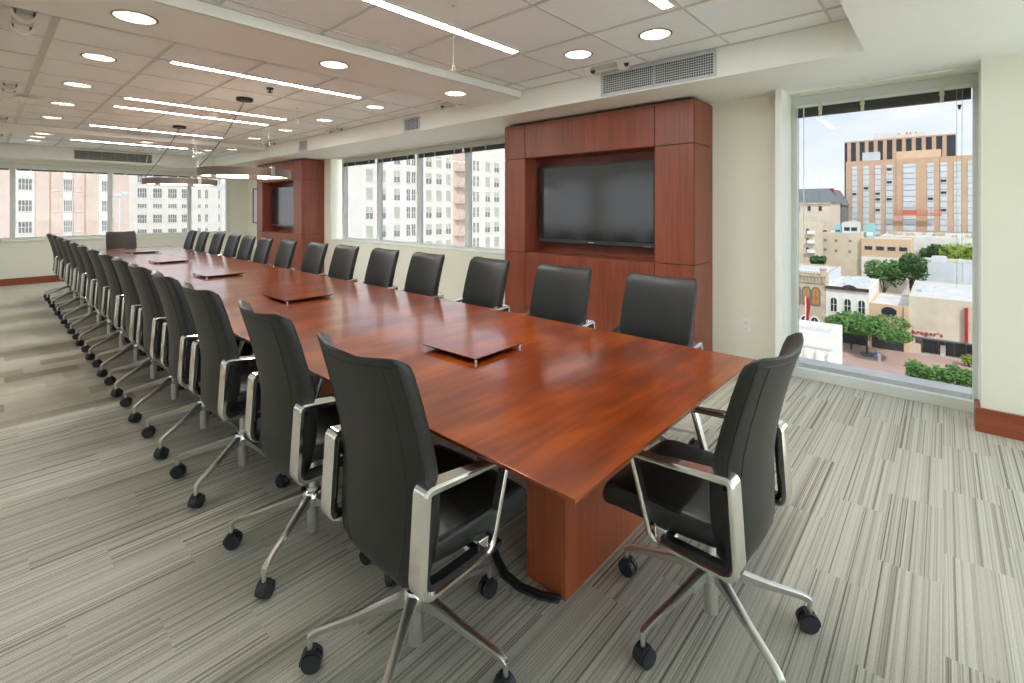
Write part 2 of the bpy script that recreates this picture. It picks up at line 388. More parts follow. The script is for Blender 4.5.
# blinds -----------------------------------------------------------
def blind_x(X, y0, y1, ztop, hgt, label, cord=False):
    t = empty('window_blind', (X, (y0 + y1) / 2, ztop), 0, label, 'blind', 'raised window blinds'); w = (y1 - y0) / 2
    MB().box(-.022, .022, -w, w, -.03, 0).build('headrail', M['frame'], t, bevel=.003)
    s_ = MB(); n = max(4, int((hgt - .03) / .008))
    for i in range(n):
        z = -.034 - i * (hgt - .034) / n
        dx = .003 * ((i * 7) % 3 - 1)
        s_.box(-.018 + dx, .018 + dx, -w + .01, w - .01, z - .0035, z)
    s_.box(-.02, .02, -w + .01, w - .01, -hgt - .014, -hgt)
    s_.build('slat_stack', M['blind'], t)
    for f in ((.16, .42, .85) if y1 - y0 < 1.3 else (.15, .5, .85)):
        yy = w - f * 2 * w; k = MB(); k.box(-.026, -.021, yy - .012, yy + .012, -hgt - .018, -.006)
        if hgt > .06: k.cyl((-.029, yy, -hgt * .55), (-.022, yy, -hgt * .55), .018, n=12)
        k.build('ladder_tape', M['tape'], t)
    if cord:
        MB().tube([(-.03, -w + .09, -.03), (-.031, -w + .09, -.8), (-.03, -w + .09, -1.55)], .0015, 6).build('lift_cord', M['tape'], t)
        MB().tube([(-.03, -w + .06, -.03), (-.03, -w + .062, -.7), (-.03, -w + .06, -1.5)], .0015, 6).build('lift_cord', M['tape'], t)
        MB().cyl((-.03, -w + .075, -.155), (-.03, -w + .075, -.19), .012, .006, 10).build('cord_stop', M['black'], t)
        MB().cyl((-.03, w - .06, -.03), (-.03, w - .06, -1.25), .004, n=8).build('tilt_wand', M['plastic_w'], t)
    return t
blind_x(5.02, -.165, 1.0, 2.50, .10, 'raised grey venetian blind at the head of the tall right-hand window', True)
for (a, c), lb in zip([(5.53, 4.3), (6.67, 5.52), (7.91, 6.75), (9.2, 7.99)], ['partly hidden beside the TV cabinet', 'second from the TV cabinet', 'third from the TV cabinet', 'farthest from the TV cabinet']):
    blind_x(5.0, min(a, c) + .02, max(a, c) - .02, 2.52, .085, 'raised dark venetian blind over the long side window, ' + lb)
for (a, c), lb in zip([(-1.07, .39), (.475, 1.93), (2.02, 3.48), (3.57, 4.39)], ['leftmost bay cut by the photo edge', 'bay showing most of the pink tower', 'bay behind the farther ring pendant', 'narrow rightmost bay']):
    t = blind_x(0, -(c - a) / 2, (c - a) / 2, 2.41, .05, 'raised dark blind in the far window wall, ' + lb)
    t.location = ((a + c) / 2, 14.09, 2.41); t.rotation_euler = (0, 0, pi / 2)

# ------------------------------------------------------------------ lights
def linear_light(y, label):
    t = empty('linear_ceiling_light', (2.015, y, ZC), 0, label, 'ceiling light', 'linear ceiling lights')
    L = .905
    f = MB(); w = .036
    f.box(-L - .02, L + .02, -w - .008, -w, -.012, 0); f.box(-L - .02, L + .02, w, w + .008, -.012, 0); f.box(-L - .02, -L, -w, w, -.012, 0); f.box(L, L + .02, -w, w, -.012, 0)
    f.build('housing', M['tee'], t)
    MB().box(-L, L, -w, w, -.010, -.004).build('diffuser', M['led'], t)
for y, lb in [(1.30, 'short visible end of the lit ceiling strip nearest the camera, at the top edge'), (2.60, 'long lit linear strip in the near ceiling tray in front of the first beam'),
              (4.99, 'lit linear ceiling strip just beyond the first beam'), (6.99, 'lit linear ceiling strip beyond the nearer pendant canopy, first of a close pair'),
              (7.65, 'lit linear ceiling strip beside the smoke detector, second of a close pair'), (9.65, 'lit linear ceiling strip just before the second beam'),
              (11.9, 'lit linear ceiling strip between the second beam and the far windows')]:
    linear_light(y, lb)

dl0 = empty('recessed_downlight', (0, 0, 0), 0, 'x', 'ceiling light', 'round recessed downlights')
MB().lathe([(RD + .009, -.001), (RD + .009, -.003), (RD + .002, -.004), (RD - .003, -.001), (RD - .003, .004)]).build('trim_ring', M['bronze'], dl0, smooth=True)
bm_ = MB(); N_ = 48
rings = []
for r, z in [(RD - .002, -.004), (RD - .004, .03), (RD - .02, .08), (.055, .14)]:
    rings.append([((r * (1 + .02 * (k % 2))) * cos(2 * pi * k / N_) if 0 else (r * (1 - .06 * (k % 2))) * cos(2 * pi * k / N_), (r * (1 - .06 * (k % 2))) * sin(2 * pi * k / N_), z) for k in range(N_)])
bm_.loft(rings, caps=False); bm_.build('reflector', M['reflector'], dl0)
MB().cyl((0, 0, .125), (0, 0, .142), .036, n=24).build('lamp', M['lamp'], dl0)
dlab = {0: 'lit round downlight nearest the air grille, second from the tray corner', }
names = []
labs = ['lit round downlight between the near tray corner and the air grille', 'lit round downlight in the near tray, left of the one above the grille',
  'left-hand lit downlight just beyond the first ceiling beam', 'left-hand lit downlight, second beyond the first ceiling beam', 'left-hand lit downlight, third beyond the first ceiling beam', 'left-hand lit downlight, last before the second beam',
  'right-hand lit downlight just beyond the first ceiling beam', 'right-hand lit downlight, second beyond the first beam', 'right-hand lit downlight, third beyond the first beam', 'right-hand lit downlight, last before the second beam',
  'left lit downlight right after the second beam', 'left lit downlight nearest the far window wall', 'right lit downlight right after the second beam', 'right lit downlight nearest the far window wall']
labb = ['lit downlight set in the first ceiling beam, at its left end', 'lit downlight in the middle of the first ceiling beam', 'lit downlight set in the first ceiling beam, at its right end',
  'lit downlight set in the second beam, at its left end', 'lit downlight in the middle of the second beam', 'lit downlight set in the second beam, at its right end']
for i, ((x, y), lb, z) in enumerate([(p, l, ZC) for p, l in zip(DL_C, labs)] + [(p, l, ZB) for p, l in zip(DL_B, labb)]):
    t = dl0 if i == 0 else copy_tree(dl0)
    t.location = (x, y, z); t['label'] = lb

def ring_pendant(cx, cy, cc, label):
    t = empty('ring_pendant_light', (cx, cy, 1.91), 0, label, 'pendant light', 'ring pendants over the table')
    R, h = .465, .085; n = 72
    MB().loft([[(R * cos(2*pi*k/n), R * sin(2*pi*k/n), 0), ((R-.03) * cos(2*pi*k/n), (R-.03) * sin(2*pi*k/n), 0), ((R-.03) * cos(2*pi*k/n), (R-.03) * sin(2*pi*k/n), h), (R * cos(2*pi*k/n), R * sin(2*pi*k/n), h)] for k in range(n)], closed=True).build('ring_band', M['bronze'], t, smooth='auto')
    for j in range(6):
        a0 = j * pi / 3 + .12; a1 = (j + 1) * pi / 3 - .12; rr = []
        for k in range(13):
            a = a0 + (a1 - a0) * k / 12
            rr.append([((R-.032) * cos(a), (R-.032) * sin(a), .012), ((R-.046) * cos(a), (R-.046) * sin(a), .012), ((R-.046) * cos(a), (R-.046) * sin(a), h - .012), ((R-.032) * cos(a), (R-.032) * sin(a), h - .012)])
        MB().loft(rr).build('diffuser', M['ringlamp'], t)
    dx, dy = cc[0] - cx, cc[1] - cy; zt = ZC - 1.91
    MB().cyl((dx, dy, zt - .035), (dx, dy, zt), .088, n=28).build('canopy', M['darkcan'], t, bevel=.003)
    a = 2.85; ex, ey = (R - .015) * cos(a), (R - .015) * sin(a)
    pts = [(dx + (ex - dx) * u + .02 * sin(pi * u), dy + (ey - dy) * u, (zt - .03) + (h - zt + .03) * u - .03 * sin(pi * u)) for u in [i / 10 for i in range(11)]]
    MB().tube(pts, .005, 8).build('power_cord', M['black'], t, smooth=True)
    for a in (2.85, .75, -1.3):
        ex, ey = (R - .015) * cos(a), (R - .015) * sin(a)
        MB().cyl((ex, ey, h), (dx * .3 + ex * .7, dy * .3 + ey * .7, zt), .0011, n=6).build('suspension_wire', M['tee'], t)
        c = MB(); c.box(-.018, .018, -.022, .022, -.004, h + .016)
        o = c.build('wire_clip', M['alu2'], t, bevel=.002); o.location = (ex, ey, 0); o.rotation_euler = (0, 0, a)
ring_pendant(2.0, 5.86, (2.05, 6.03), 'bronze ring pendant with warm inner light, the nearer one over the table')
ring_pendant(2.0, 8.46, (2.06, 8.8), 'bronze ring pendant, the farther one in front of the far windows')

for (x, y, zb), lb in zip([(2.0, 2.30, 2.42), (2.70, 6.12, 2.65), (2.49, 9.77, 2.46), (2.43, 11.9, 2.45), (2.29, 13.3, 2.43)],
        ['in the near ceiling tray by the long strip', 'between the two ring canopies and the side windows', 'just before the second beam', 'beyond the second beam', 'closest to the far windows']):
    t = empty('hanging_microphone', (x, y, ZC), 0, 'white microphone on a thin hanging cord ' + lb, 'microphone', 'hanging ceiling microphones')
    MB().cyl((0, 0, 0), (0, 0, zb - ZC + .03), .0013, n=6).build('cord', M['tape'], t)
    MB().cyl((0, 0, zb - ZC), (0, 0, zb - ZC + .035), .013, .009, 10).build('capsule', M['tape'], t)
    MB().cyl((0, 0, -.006), (0, 0, 0), .014, n=12).build('ceiling_plate', M['tee'], t)
t = empty('sprinkler_head', (2.06, 5.33, ZC), 0, 'dark sprinkler head on the tile between the first strips and ring canopy', 'sprinkler')
MB().cyl((0, 0, -.012), (0, 0, 0), .035, n=20).build('escutcheon', M['darkcan'], t)
q = MB(); q.cyl((0, 0, -.045), (0, 0, -.01), .01, n=10); q.cyl((0, 0, -.05), (0, 0, -.045), .026, n=14); q.tube([(-.02, 0, -.012), (-.024, 0, -.03), (-.012, 0, -.046)], .003); q.tube([(.02, 0, -.012), (.024, 0, -.03), (.012, 0, -.046)], .003)
q.build('deflector', M['darkcan'], t)
t = empty('smoke_detector', (2.10, 7.35, ZC), 0, 'round white smoke detector on the ceiling between two linear strips', 'smoke detector')
MB().lathe([(.075, 0), (.075, -.012), (.06, -.03), (.045, -.035), (.04, -.05), (.001, -.052)], n=28).build('housing', M['plastic_w'], t, smooth='auto')
t = empty('wireless_access_point', (.335, 7.8, ZC), 0, 'flat white disc unit hung under the ceiling at far left', 'ceiling device')
MB().lathe([(.001, -.02), (.115, -.022), (.13, -.032), (.125, -.045), (.001, -.05)], n=40).build('disc', M['plastic_w'], t, smooth='auto')
MB().cyl((0, 0, -.03), (0, 0, 0), .05, n=16).build('mount', M['tee'], t)
# curved scoop wash fixtures along both long edges of the tray
def scoop(x, y, flip, label):
    t = empty('curved_wall_washer', (x, y, ZC), 0, label, 'ceiling light', 'curved wash fixtures at the tray edge')
    n = 14
    for e in (-.17, .17):
        rr = []
        for k in range(n + 1):
            a = pi * k / n; x_, z_ = .062 * cos(a), -.072 * sin(a)
            rr.append([(x_, e - .03, z_), (x_, e + .03, z_), (x_ * .86, e + .03, z_ * .86), (x_ * .86, e - .03, z_ * .86)])
        MB().loft(rr).build('curved_shell', M['plastic_w'], t, smooth='auto')
        for s_ in (-1, 1): MB().box(s_ * .046 - .007, s_ * .046 + .007, e - .024, e + .024, -.03, -.001).build('louver', M['bronze'], t)
    MB().box(-.055, .055, -.14, .14, -.012, 0).build('base_plate', M['tee'], t, bevel=.003)
for x, y, fl_, lb in [(.19, 4.62, 0, 'curved white wash fixture at the upper left corner of the picture'), (.2, 7.3, 0, 'curved white wash fixture at left beside the ceiling disc'), (.2, 9.95, 0, 'curved white wash fixture at left just before the second beam'), (.2, 12.2, 0, 'curved white wash fixture at left beyond the second beam'),
                (3.76, 2.25, 1, 'curved white wash fixture beside the large air grille'), (3.79, 4.45, 1, 'curved white wash fixture tucked behind the first beam at right'),
                (3.8, 7.3, 1, 'curved white wash fixture at right edge of the tray above the side window'), (3.8, 9.9, 1, 'curved white wash fixture at right just before the second beam')]:
    scoop(x, y, fl_, lb)

# grilles -------------------------------------------------------------
def grille_x(y0, y1, z0, z1, label, nx, nz, divider, group=None):
    t = empty('air_grille', (TX1, (y0 + y1) / 2, (z0 + z1) / 2), 0, label, 'air grille', group); w, h = (y1 - y0) / 2, (z1 - z0) / 2; fr = .026
    f = MB(); f.box(-.012, 0, -w, w, -h, -h + fr); f.box(-.012, 0, -w, w, h - fr, h); f.box(-.012, 0, -w, -w + fr, -h + fr, h - fr); f.box(-.012, 0, w - fr, w, -h + fr, h - fr)
    if divider: f.box(-.012, 0, -.006, .006, -h + fr, h - fr)
    f.build('frame', M['grille'], t, bevel=.002)
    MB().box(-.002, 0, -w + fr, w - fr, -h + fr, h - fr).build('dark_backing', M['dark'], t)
    l_ = MB()
    for i in range(1, nz): z = -h + fr + (2 * h - 2 * fr) * i / nz; l_.box(-.009, -.004, -w + fr, w - fr, z - .003, z + .003)
    for i in range(1, nx): y = -w + fr + (2 * w - 2 * fr) * i / nx; l_.box(-.010, -.005, y - .0025, y + .0025, -h + fr, h - fr)
    l_.build('lattice', M['grille'], t)
    if divider:
        s_ = MB()
        for y in (-w + .05, 0, w - .05):
            for z in (-h + .012, h - .012): s_.cyl((-.014, y, z), (-.011, y, z), .004, n=8)
        s_.build('screws', M['dark'], t)
grille_x(1.345, 2.405, 2.612, 2.828, 'long white lattice air grille in the ceiling step above the TV cabinet', 52, 8, True)
grille_x(5.20, 5.55, 2.61, 2.80, 'small square air grille above the side windows, nearer one', 10, 8, False, 'small square grilles')
grille_x(8.50, 8.82, 2.61, 2.80, 'small square air grille near the far TV cabinet', 10, 8, False, 'small square grilles')
t = empty('air_grille', (1.97, TY1, 2.70), 0, 'wide grey slotted air grille above the far windows', 'air grille')
f = MB(); f.box(-.68, .68, -.012, 0, -.105, -.09); f.box(-.68, .68, -.012, 0, .09, .105); f.box(-.68, -.66, -.012, 0, -.09, .09); f.box(.66, .68, -.012, 0, -.09, .09)
f.build('frame', M['wall'], t)
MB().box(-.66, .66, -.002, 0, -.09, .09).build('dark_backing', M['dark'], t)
l_ = MB()
for i in range(1, 10): l_.box(-.66, .66, -.008, -.003, -.09 + .018 * i - .006, -.09 + .018 * i + .006)
for i in range(1, 6): l_.box(-.66 + 1.32 * i / 6 - .008, -.66 + 1.32 * i / 6 + .008, -.01, -.002, -.09, .09)
l_.build('lattice', plain('grey_louver', srgb(140, 144, 138), .5), t)

# ------------------------------------------------------------------ TV cabinets
def cabinet(y0, label, tvlabel, far=False):
    X0, X1 = 4.388, XW; L = 2.375; z1, z2, z3 = 1.029, 2.162, 2.575
    ra, rb = .384, 2.04
    t = empty('tv_cabinet', (X0, y0, 0), 0, label, 'cabinet', 'wood TV cabinets')
    D = X1 - X0; g_ = .004
    # inner core (dark, shows as the joints)
    c = MB(); c.box(.012, D, .012, L - .012, 0, z1 - .01); c.box(.012, D, .012, L - .012, z2 + .01, z3 + .008); c.box(.012, D, .012, ra - .012, z1 - .01, z2 + .01); c.box(.012, D, rb + .012, L - .012, z1 - .01, z2 + .01)
    c.box(.345, D, ra - .012, rb + .012, z1 - .01, z2 + .01)
    c.build('core', M['dark'], t)
    def fp(a, b_, c_, d, nm='front_panel'): MB().box(0, .018, a + g_, b_ - g_, c_ + g_, d - g_).build(nm, M['cab'], t, bevel=.0015)
    for a, b_ in ((0, ra), (rb, L)):
        fp(a, b_, -g_, z1); fp(a, b_, z1, z2); fp(a, b_, z2, z3)
    fp(ra, rb, -g_, z1); fp(ra, rb, z2, z3)
    for yy, dy in ((0, .012), (L, -.012)):
        for c_, d in ((0, z1), (z1, z2), (z2, z3)):
            o = MB(); o.box(.0195, D, yy, yy + dy * 1.0, c_ + g_, d - g_); o.build('side_panel', M['cabside'], t, bevel=.001)
    MB().box(.33, .345, ra, rb, z1, z2).build('recess_back', M['cab'], t)
    for yy, s_ in ((ra, -1), (rb, 1)): MB().box(.018, .335, yy, yy + s_ * .012, z1, z2).build('recess_side', M['cab'], t)
    MB().box(.018, .335, ra, rb, z1 - .012, z1 + .0).build('recess_shelf', M['cab'], t)
    MB().box(.018, .335, ra, rb, z2, z2 + .012).build('recess_top', M['cab'], t)
    tv = empty('television', (X0 + .19, y0 + 1.225, 1.605), 0, tvlabel, 'television', 'wall mounted televisions'); w, h = .765, .455
    MB().box(.0, .05, -w, w, -h, h).build('casing', M['black'], tv, bevel=.006)
    MB().box(-.003, .0, -w + .022, w - .022, -h + .05, h - .022).build('screen', M['screen'], tv)
    q = MB(); q.box(-.0045, 0, -w + .004, w - .004, -h + .008, -h + .046); q.build('lower_bezel', plain('dark_grey_bezel', srgb(62, 64, 66), .3), tv, bevel=.001)
    q = MB(); q.box(-.0056, -.004, -.035, .035, -h + .022, -h + .03); q.box(-.0056, -.004, -w + .05, -w + .13, -h + .012, -h + .016); q.build('badge', M['alu2'], tv)
    MB().box(.05, .14, -.2, .2, -.15, .15).build('wall_mount', M['black'], tv)
cabinet(1.706, 'large cherry wood TV cabinet with dark joints, near one at right', 'large black flat television in the near wood cabinet recess')
cabinet(9.747, 'cherry wood TV cabinet at the far end of the side windows', 'black flat television reflecting daylight in the far cabinet', True)
t = empty('wall_outlet', (XW, 1.395, .445), 0, 'white power outlet plate low on the wall between cabinet and window', 'outlet')
MB().box(-.006, 0, -.037, .037, -.06, .06).build('plate', M['plastic_w'], t, bevel=.003)
for z in (-.026, .026):
    MB().box(-.0085, -.006, -.018, .018, z - .016, z + .016).build('socket', M['wall'], t, bevel=.004)
    q = MB(); q.box(-.0092, -.0084, -.008, -.005, z - .004, z + .006); q.box(-.0092, -.0084, .005, .008, z - .004, z + .006); q.build('slots', M['dark'], t)
t = empty('wall_picture', (XW, 13.3, 1.64), 0, 'tall framed white picture on the wall beyond the far cabinet', 'picture')
f = MB(); f.box(-.03, 0, -.36, .36, -.46, -.435); f.box(-.03, 0, -.36, .36, .435, .46); f.box(-.03, 0, -.36, -.335, -.435, .435); f.box(-.03, 0, .335, .36, -.435, .435)
f.build('frame', M['black'], t, bevel=.002); MB().box(-.012, 0, -.335, .335, -.435, .435).build('mat_board', M['plastic_w'], t)

# ------------------------------------------------------------------ table
TXa, TXb, TYa, TYb, TZ = 1.067, 2.690, .734, 12.22, .77
table = empty('conference_table', (0, 0, 0), 0, 'very long glossy cherry wood conference table with knife-edge top on box pedestals', 'table')
sec = lambda y, ins: [(TXa, y, TZ), (TXb, y, TZ), (TXb, y, TZ - .012), (TXb - .10, y, TZ - .042), (TXa + .10, y, TZ - .042), (TXa, y, TZ - .012)]
b = MB()
top = [(TXa, TYa), (TXb, TYa), (TXb, TYb), (TXa, TYb)]
ins = [(TXa + .1, TYa + .1), (TXb - .1, TYa + .1), (TXb - .1, TYb - .1), (TXa + .1, TYb - .1)]
b.loft([[(x, y, TZ) for x, y in top], [(x, y, TZ - .012) for x, y in top], [(x, y, TZ - .042) for x, y in ins]])
b.build('tabletop', M['table'], table, bevel=.002)
for k, y in enumerate([1.107, 2.95, 5.15, 7.35, 9.5, 11.65]):
    MB().box(1.543, 2.215, y, y + .2, 0, TZ - .042).build('pedestal', M['tbase'], table, bevel=.003)
MB().box(1.75, 2.0, 1.3, 11.65, .55, TZ - .043).build('wire_trough', M['tbase'], table)
# power lids on the table
lids = [(1.85, 1.96, .385, .41, 'nearest the camera'), (1.88, 4.25, .42, .46, 'second from the camera'), (1.89, 6.38, .42, .46, 'third from the camera'), (1.88, 8.55, .42, .48, 'fourth from the camera'), (1.95, 10.75, .42, .48, 'farthest, near the end chair')]
for x, y, w, l, lb in lids:
    t = empty('table_power_lid', (x, y, TZ), radians(2), 'square wooden lid on short silver posts on the table, ' + lb, 'table power lid', 'raised power lids along the table')
    q = MB(); q.loft([[(-w/2, -l/2, .027), (w/2, -l/2, .027), (w/2, l/2, .027), (-w/2, l/2, .027)], [(-w/2, -l/2, .023), (w/2, -l/2, .023), (w/2, l/2, .023), (-w/2, l/2, .023)], [(-w/2+.012, -l/2+.012, .015), (w/2-.012, -l/2+.012, .015), (w/2-.012, l/2-.012, .015), (-w/2+.012, l/2-.012, .015)]])
    q.build('lid_panel', M['table'], t, bevel=.001)
    for sx in (-1, 1):
        for sy in (-1, 1):
            MB().cyl((sx * (w/2 - .016), sy * (l/2 - .016), 0), (sx * (w/2 - .016), sy * (l/2 - .016), .018), .0085, n=14).build('standoff', M['alu'], t)
    MB().box(-w/2 + .05, w/2 - .05, -l/2 + .05, l/2 - .05, 0, .002).build('well', M['dark'], t)
# cable bundle
cb = MB()
for dx, dy, r in [(0, 0, .008), (.014, .004, .008), (-.013, -.003, .007), (.003, .014, .007)]:
    pts = [(1.60, 1.66, .50), (1.57, 1.60, .25), (1.545, 1.53, .07), (1.51, 1.45, .018), (1.475, 1.37, .012), (1.468, 1.28, .012), (1.49, 1.19, .012), (1.525, 1.12, .012)]
    P2 = []
    for i in range(len(pts) - 1):
        for u in (0, .25, .5, .75):
            P2.append(tuple(pts[i][j] + (pts[i+1][j] - pts[i][j]) * u for j in range(3)))
    P2.append(pts[-1])
    cb.tube([(p[0] + dx, p[1] + dy * .5, p[2] + abs(dy) * .3) for p in P2], r, 8)
o = cb.build('cable_bundle', M['black'], smooth=True); tag(o, 'black braided cable bundle on the carpet beside the near table pedestal', 'cable')

# ------------------------------------------------------------------ chair
def rrect(w, t, r, n=4, mx=8):
    """rounded rectangle outline in (y, x) centred, half sizes w, t"""
    pts = []
    for cy, cx, a0 in ((w - r, t - r, 0), (-w + r, t - r, pi / 2), (-w + r, -t + r, pi), (w - r, -t + r, 3 * pi / 2)):
        for k in range(n + 1):
            a = a0 + (pi / 2) * k / n; pts.append((cy + r * cos(a), cx + r * sin(a)))
        # intermediate points along the long edges
        if a0 == 0: pts += [(w - r - (2 * w - 2 * r) * k / mx, t) for k in range(1, mx)]
        if a0 == pi: pts += [(-w + r + (2 * w - 2 * r) * k / mx, -t) for k in range(1, mx)]
    return pts
def interp(tab, z):
    for (a, *va), (b_, *vb) in zip(tab, tab[1:]):
        if a <= z <= b_:
            u = (z - a) / (b_ - a); u2 = u
            return [p + (q - p) * u2 for p, q in zip(va, vb)]
    return list(tab[0][1:]) if z < tab[0][0] else list(tab[-1][1:])
# z : rear x, half width, thickness, curvature
PROF = [(.352, -.192, .130, .016, .004), (.362, -.206, .165, .032, .012), (.385, -.219, .200, .046, .026), (.42, -.229, .224, .052, .040), (.48, -.234, .238, .055, .050), (.56, -.235, .244, .056, .056),
        (.66, -.236, .246, .054, .058), (.75, -.246, .247, .052, .056), (.85, -.266, .247, .050, .053), (.95, -.291, .246, .048, .050), (1.02, -.313, .245, .046, .050), (1.045, -.321, .243, .042, .050), (1.06, -.326, .238, .034, .050), (1.070, -.329, .230, .022, .050), (1.076, -.330, .218, .010, .050)]
def backpt(y, xr, z, w, k):
    u = y / .25
    up = max(0, (z - .8) / .28)
    return (xr + k * u * u, y, z + .019 * u * u * up ** 2)
def make_chair(leather, name='conference_chair'):
    t = empty(name, (0, 0, 0), 0, 'x', 'chair')
    zs = [.352, .357, .362, .373, .385, .40, .42, .45, .48, .51, .55, .61, .66, .71, .75, .80, .85, .90, .95, .99, 1.02, 1.035, 1.045, 1.053, 1.06, 1.065, 1.07, 1.076]
    rings = []
    for z in zs:
        xr, w, th, k = interp(PROF, z)
        ring = []
        for (py, px) in rrect(w, th / 2, min(.016, th / 2 * .95)):
            ring.append(backpt(py, xr + th / 2 + px, z, w, k))
        rings.append(ring)
    bk = MB().loft(rings).build('backrest', leather, t, smooth=True)
    pz = [z for z in zs if .385 <= z <= 1.055]
    pipe = MB()
    for side in (-1, 1):
        for fr in (0, 1):
            pts = []
            for z in pz:
                xr, w, th, k = interp(PROF, z)
                pts.append(backpt(side * (w - .006), xr + (th - .004 if fr else .003), z, w, k))
            pipe.tube(pts, .0032, 6)
        pts = []
        for z in [.385, .42, .48, .56, .66, .75, .85, .95, 1.02, 1.05]:
            xr, w, th, k = interp(PROF, z); pts.append(backpt(side * (w - .075 + .02 * (z - .3)), xr + .0, z, w, k))
        pipe.tube(pts, .0014, 5)
    xr, w, th, k = interp(PROF, 1.05)
    pipe.tube([backpt(w * (1 - 2 * i / 12), xr + .001, 1.05, w, k) for i in range(13)], .0028, 6)
    pipe.build('piping', M['pip'], bk, smooth=True)
    # seat
    rings = []
    for x, zt, zb, w in [(-.165, .500, .455, .215), (-.16, .508, .445, .228), (-.14, .513, .437, .238), (-.05, .514, .432, .246), (.05, .516, .430, .250), (.15, .518, .428, .252), (.215, .515, .424, .250), (.25, .507, .418, .247), (.272, .492, .414, .242), (.284, .472, .420, .236), (.288, .452, .432, .228)]:
        ring = []; r = min(.022, (zt - zb) / 2 * .9); cz = (zt + zb) / 2
        for (py, pz_) in rrect(w, (zt - zb) / 2, r):
            dome = .010 * (1 - (py / w) ** 2) if pz_ > 0 else 0
            ring.append((x, py, cz + pz_ + dome))
        rings.append(ring)
    st = MB().loft(rings).build('seat', leather, t, smooth=True)
    sp = MB()
    for s_ in (-1, 1): sp.tube([(-.13, s_ * .239, .506), (-.05, s_ * .244, .508), (.1, s_ * .247, .510), (.22, s_ * .245, .504)], .003, 6)
    sp.tube([(.02, -.235, .524 - .012), (.0, -.1, .5235), (.0, .1, .5235), (.02, .235, .524 - .012)], .0016, 5)
    sp.build('piping', M['pip'], st, smooth=True)
    # armrest loops
    corners = [((-.232, .405), .05), ((-.212, .705), .016), ((.140, .668), .014), ((.060, .398), .03)]
    path = []
    n = len(corners)
    for i, ((x, z), r) in enumerate(corners):
        p = Vector((x, z)); a = (Vector(corners[i - 1][0]) - p).normalized(); c = (Vector(corners[(i + 1) % n][0]) - p).normalized()
        for k in range(7):
            u = k / 6; q = (p + a * r) * (1 - u) ** 2 + p * 2 * u * (1 - u) + (p + c * r) * u ** 2
            path.append((q.x, q.y))
    widths = []
    for (x, z) in path:
        u = min(1, max(0, (x + .22) / .30)); widths.append(.033 * (1 - u) + .018 * u)
    for s_ in (-1, 1):
        rings = []; N = len(path)
        for i, (x, z) in enumerate(path):
            d = Vector((path[(i + 1) % N][0] - path[i - 1][0], path[(i + 1) % N][1] - path[i - 1][1])).normalized(); nrm = Vector((-d.y, d.x))
            hw = widths[i]; th = .0095 + (.004 if x < -.19 else 0); ring = []
            for (a, b_) in ((1, .5), (.8, 1), (-.8, 1), (-1, .5), (-1, -.5), (-.8, -1), (.8, -1), (1, -.5)):
                ring.append((x + nrm.x * th * b_, s_ * .263 + hw * a, z + nrm.y * th * b_))
            rings.append(ring)
        arm = MB().loft(rings, closed=True).build('armrest', M['alu'], t, smooth='auto')
        pd = MB()
        lp = [(-.196, .672), (-.204, .55), (-.212, .45), (-.200, .424), (-.15, .418), (.02, .418)]
        rr = []
        for i, (x, z) in enumerate(lp):
            d = Vector((lp[min(i + 1, 5)][0] - lp[max(i - 1, 0)][0], lp[min(i + 1, 5)][1] - lp[max(i - 1, 0)][1])).normalized(); nr = Vector((-d.y, d.x))
            rr.append([(x + nr.x * a, s_ * .266 + b_, z + nr.y * a) for a, b_ in ((.011, .017), (.011, -.017), (-.009, -.017), (-.009, .017))])
        pd.loft(rr).build('arm_liner', M['pip'], arm, smooth='auto')
        br = MB(); br.box(-.01, .045, s_ * .09, s_ * .262, .404, .428); br.box(.005, .05, s_ * .235, s_ * .27, .39, .45)
        br.build('arm_bracket', M['alu'], arm, bevel=.006)
    mc = MB(); mc.box(-.12, .12, -.10, .10, .365, .425); mc.box(-.19, -.10, -.05, .05, .36, .41)
    mc.build('tilt_mechanism', M['black'], t, bevel=.012)
    lv = MB(); lv.tube([(.06, -.1, .39), (.07, -.2, .385), (.09, -.235, .38)], .006, 8); lv.box(.075, .125, -.26, -.22, .372, .388)
    lv.build('lever', M['black'], t, smooth='auto')
    g_ = MB(); g_.cyl((0, 0, .04), (0, 0, .25), .0255, n=20); g_.cyl((0, 0, .25), (0, 0, .405), .017, n=18)
    g_.build('gas_lift', M['alu2'], t, smooth='auto')
    hb = MB(); hb.lathe([(.026, .165), (.042, .17), (.046, .19), (.046, .215), (.036, .232), (.026, .235)], n=28)
    hb.build('hub', M['alu'], t, smooth='auto')
    legs = []
    for k in range(5):
        lg = MB(); rings = []
        for r, zt, hh, ww in [(.028, .222, .050, .020), (.10, .200, .036, .017), (.20, .166, .026, .014), (.32, .134, .020, .012), (.342, .125, .022, .0115), (.356, .112, .022, .011)]:
            rings.append([(r, a * ww, zt - hh * (b_)) for a, b_ in ((1, .0), (.55, -.12), (-.55, -.12), (-1, .0), (-.55, 1), (.55, 1))])
        lg.loft(rings); lg.cyl((.351, 0, .068), (.351, 0, .118), .0085, n=12)
        lo = lg.build('base_leg', M['alu2'], t, smooth='auto'); lo.rotation_euler = (0, 0, 2 * pi * k / 5)
        cs = MB()
        for s_ in (-1, 1):
            cs.cyl((.343, s_ * .005, .034), (.343, s_ * .024, .034), .0335, .0315, 24)
        cs.lathe([(.012, .070), (.013, .058), (.008, .050)], .351, 0, 12)
        arc = []
        for j in range(7):
            a = radians(-10 + 120 * j / 6); arc.append([(.343 + .038 * cos(a), y, .034 + .038 * sin(a)) for y in (-.020, .020)] + [(.343 + .034 * cos(a), y, .034 + .034 * sin(a)) for y in (.020, -.020)])
        cs.loft(arc)
        co = cs.build('caster', M['caster'], lo, smooth='auto')
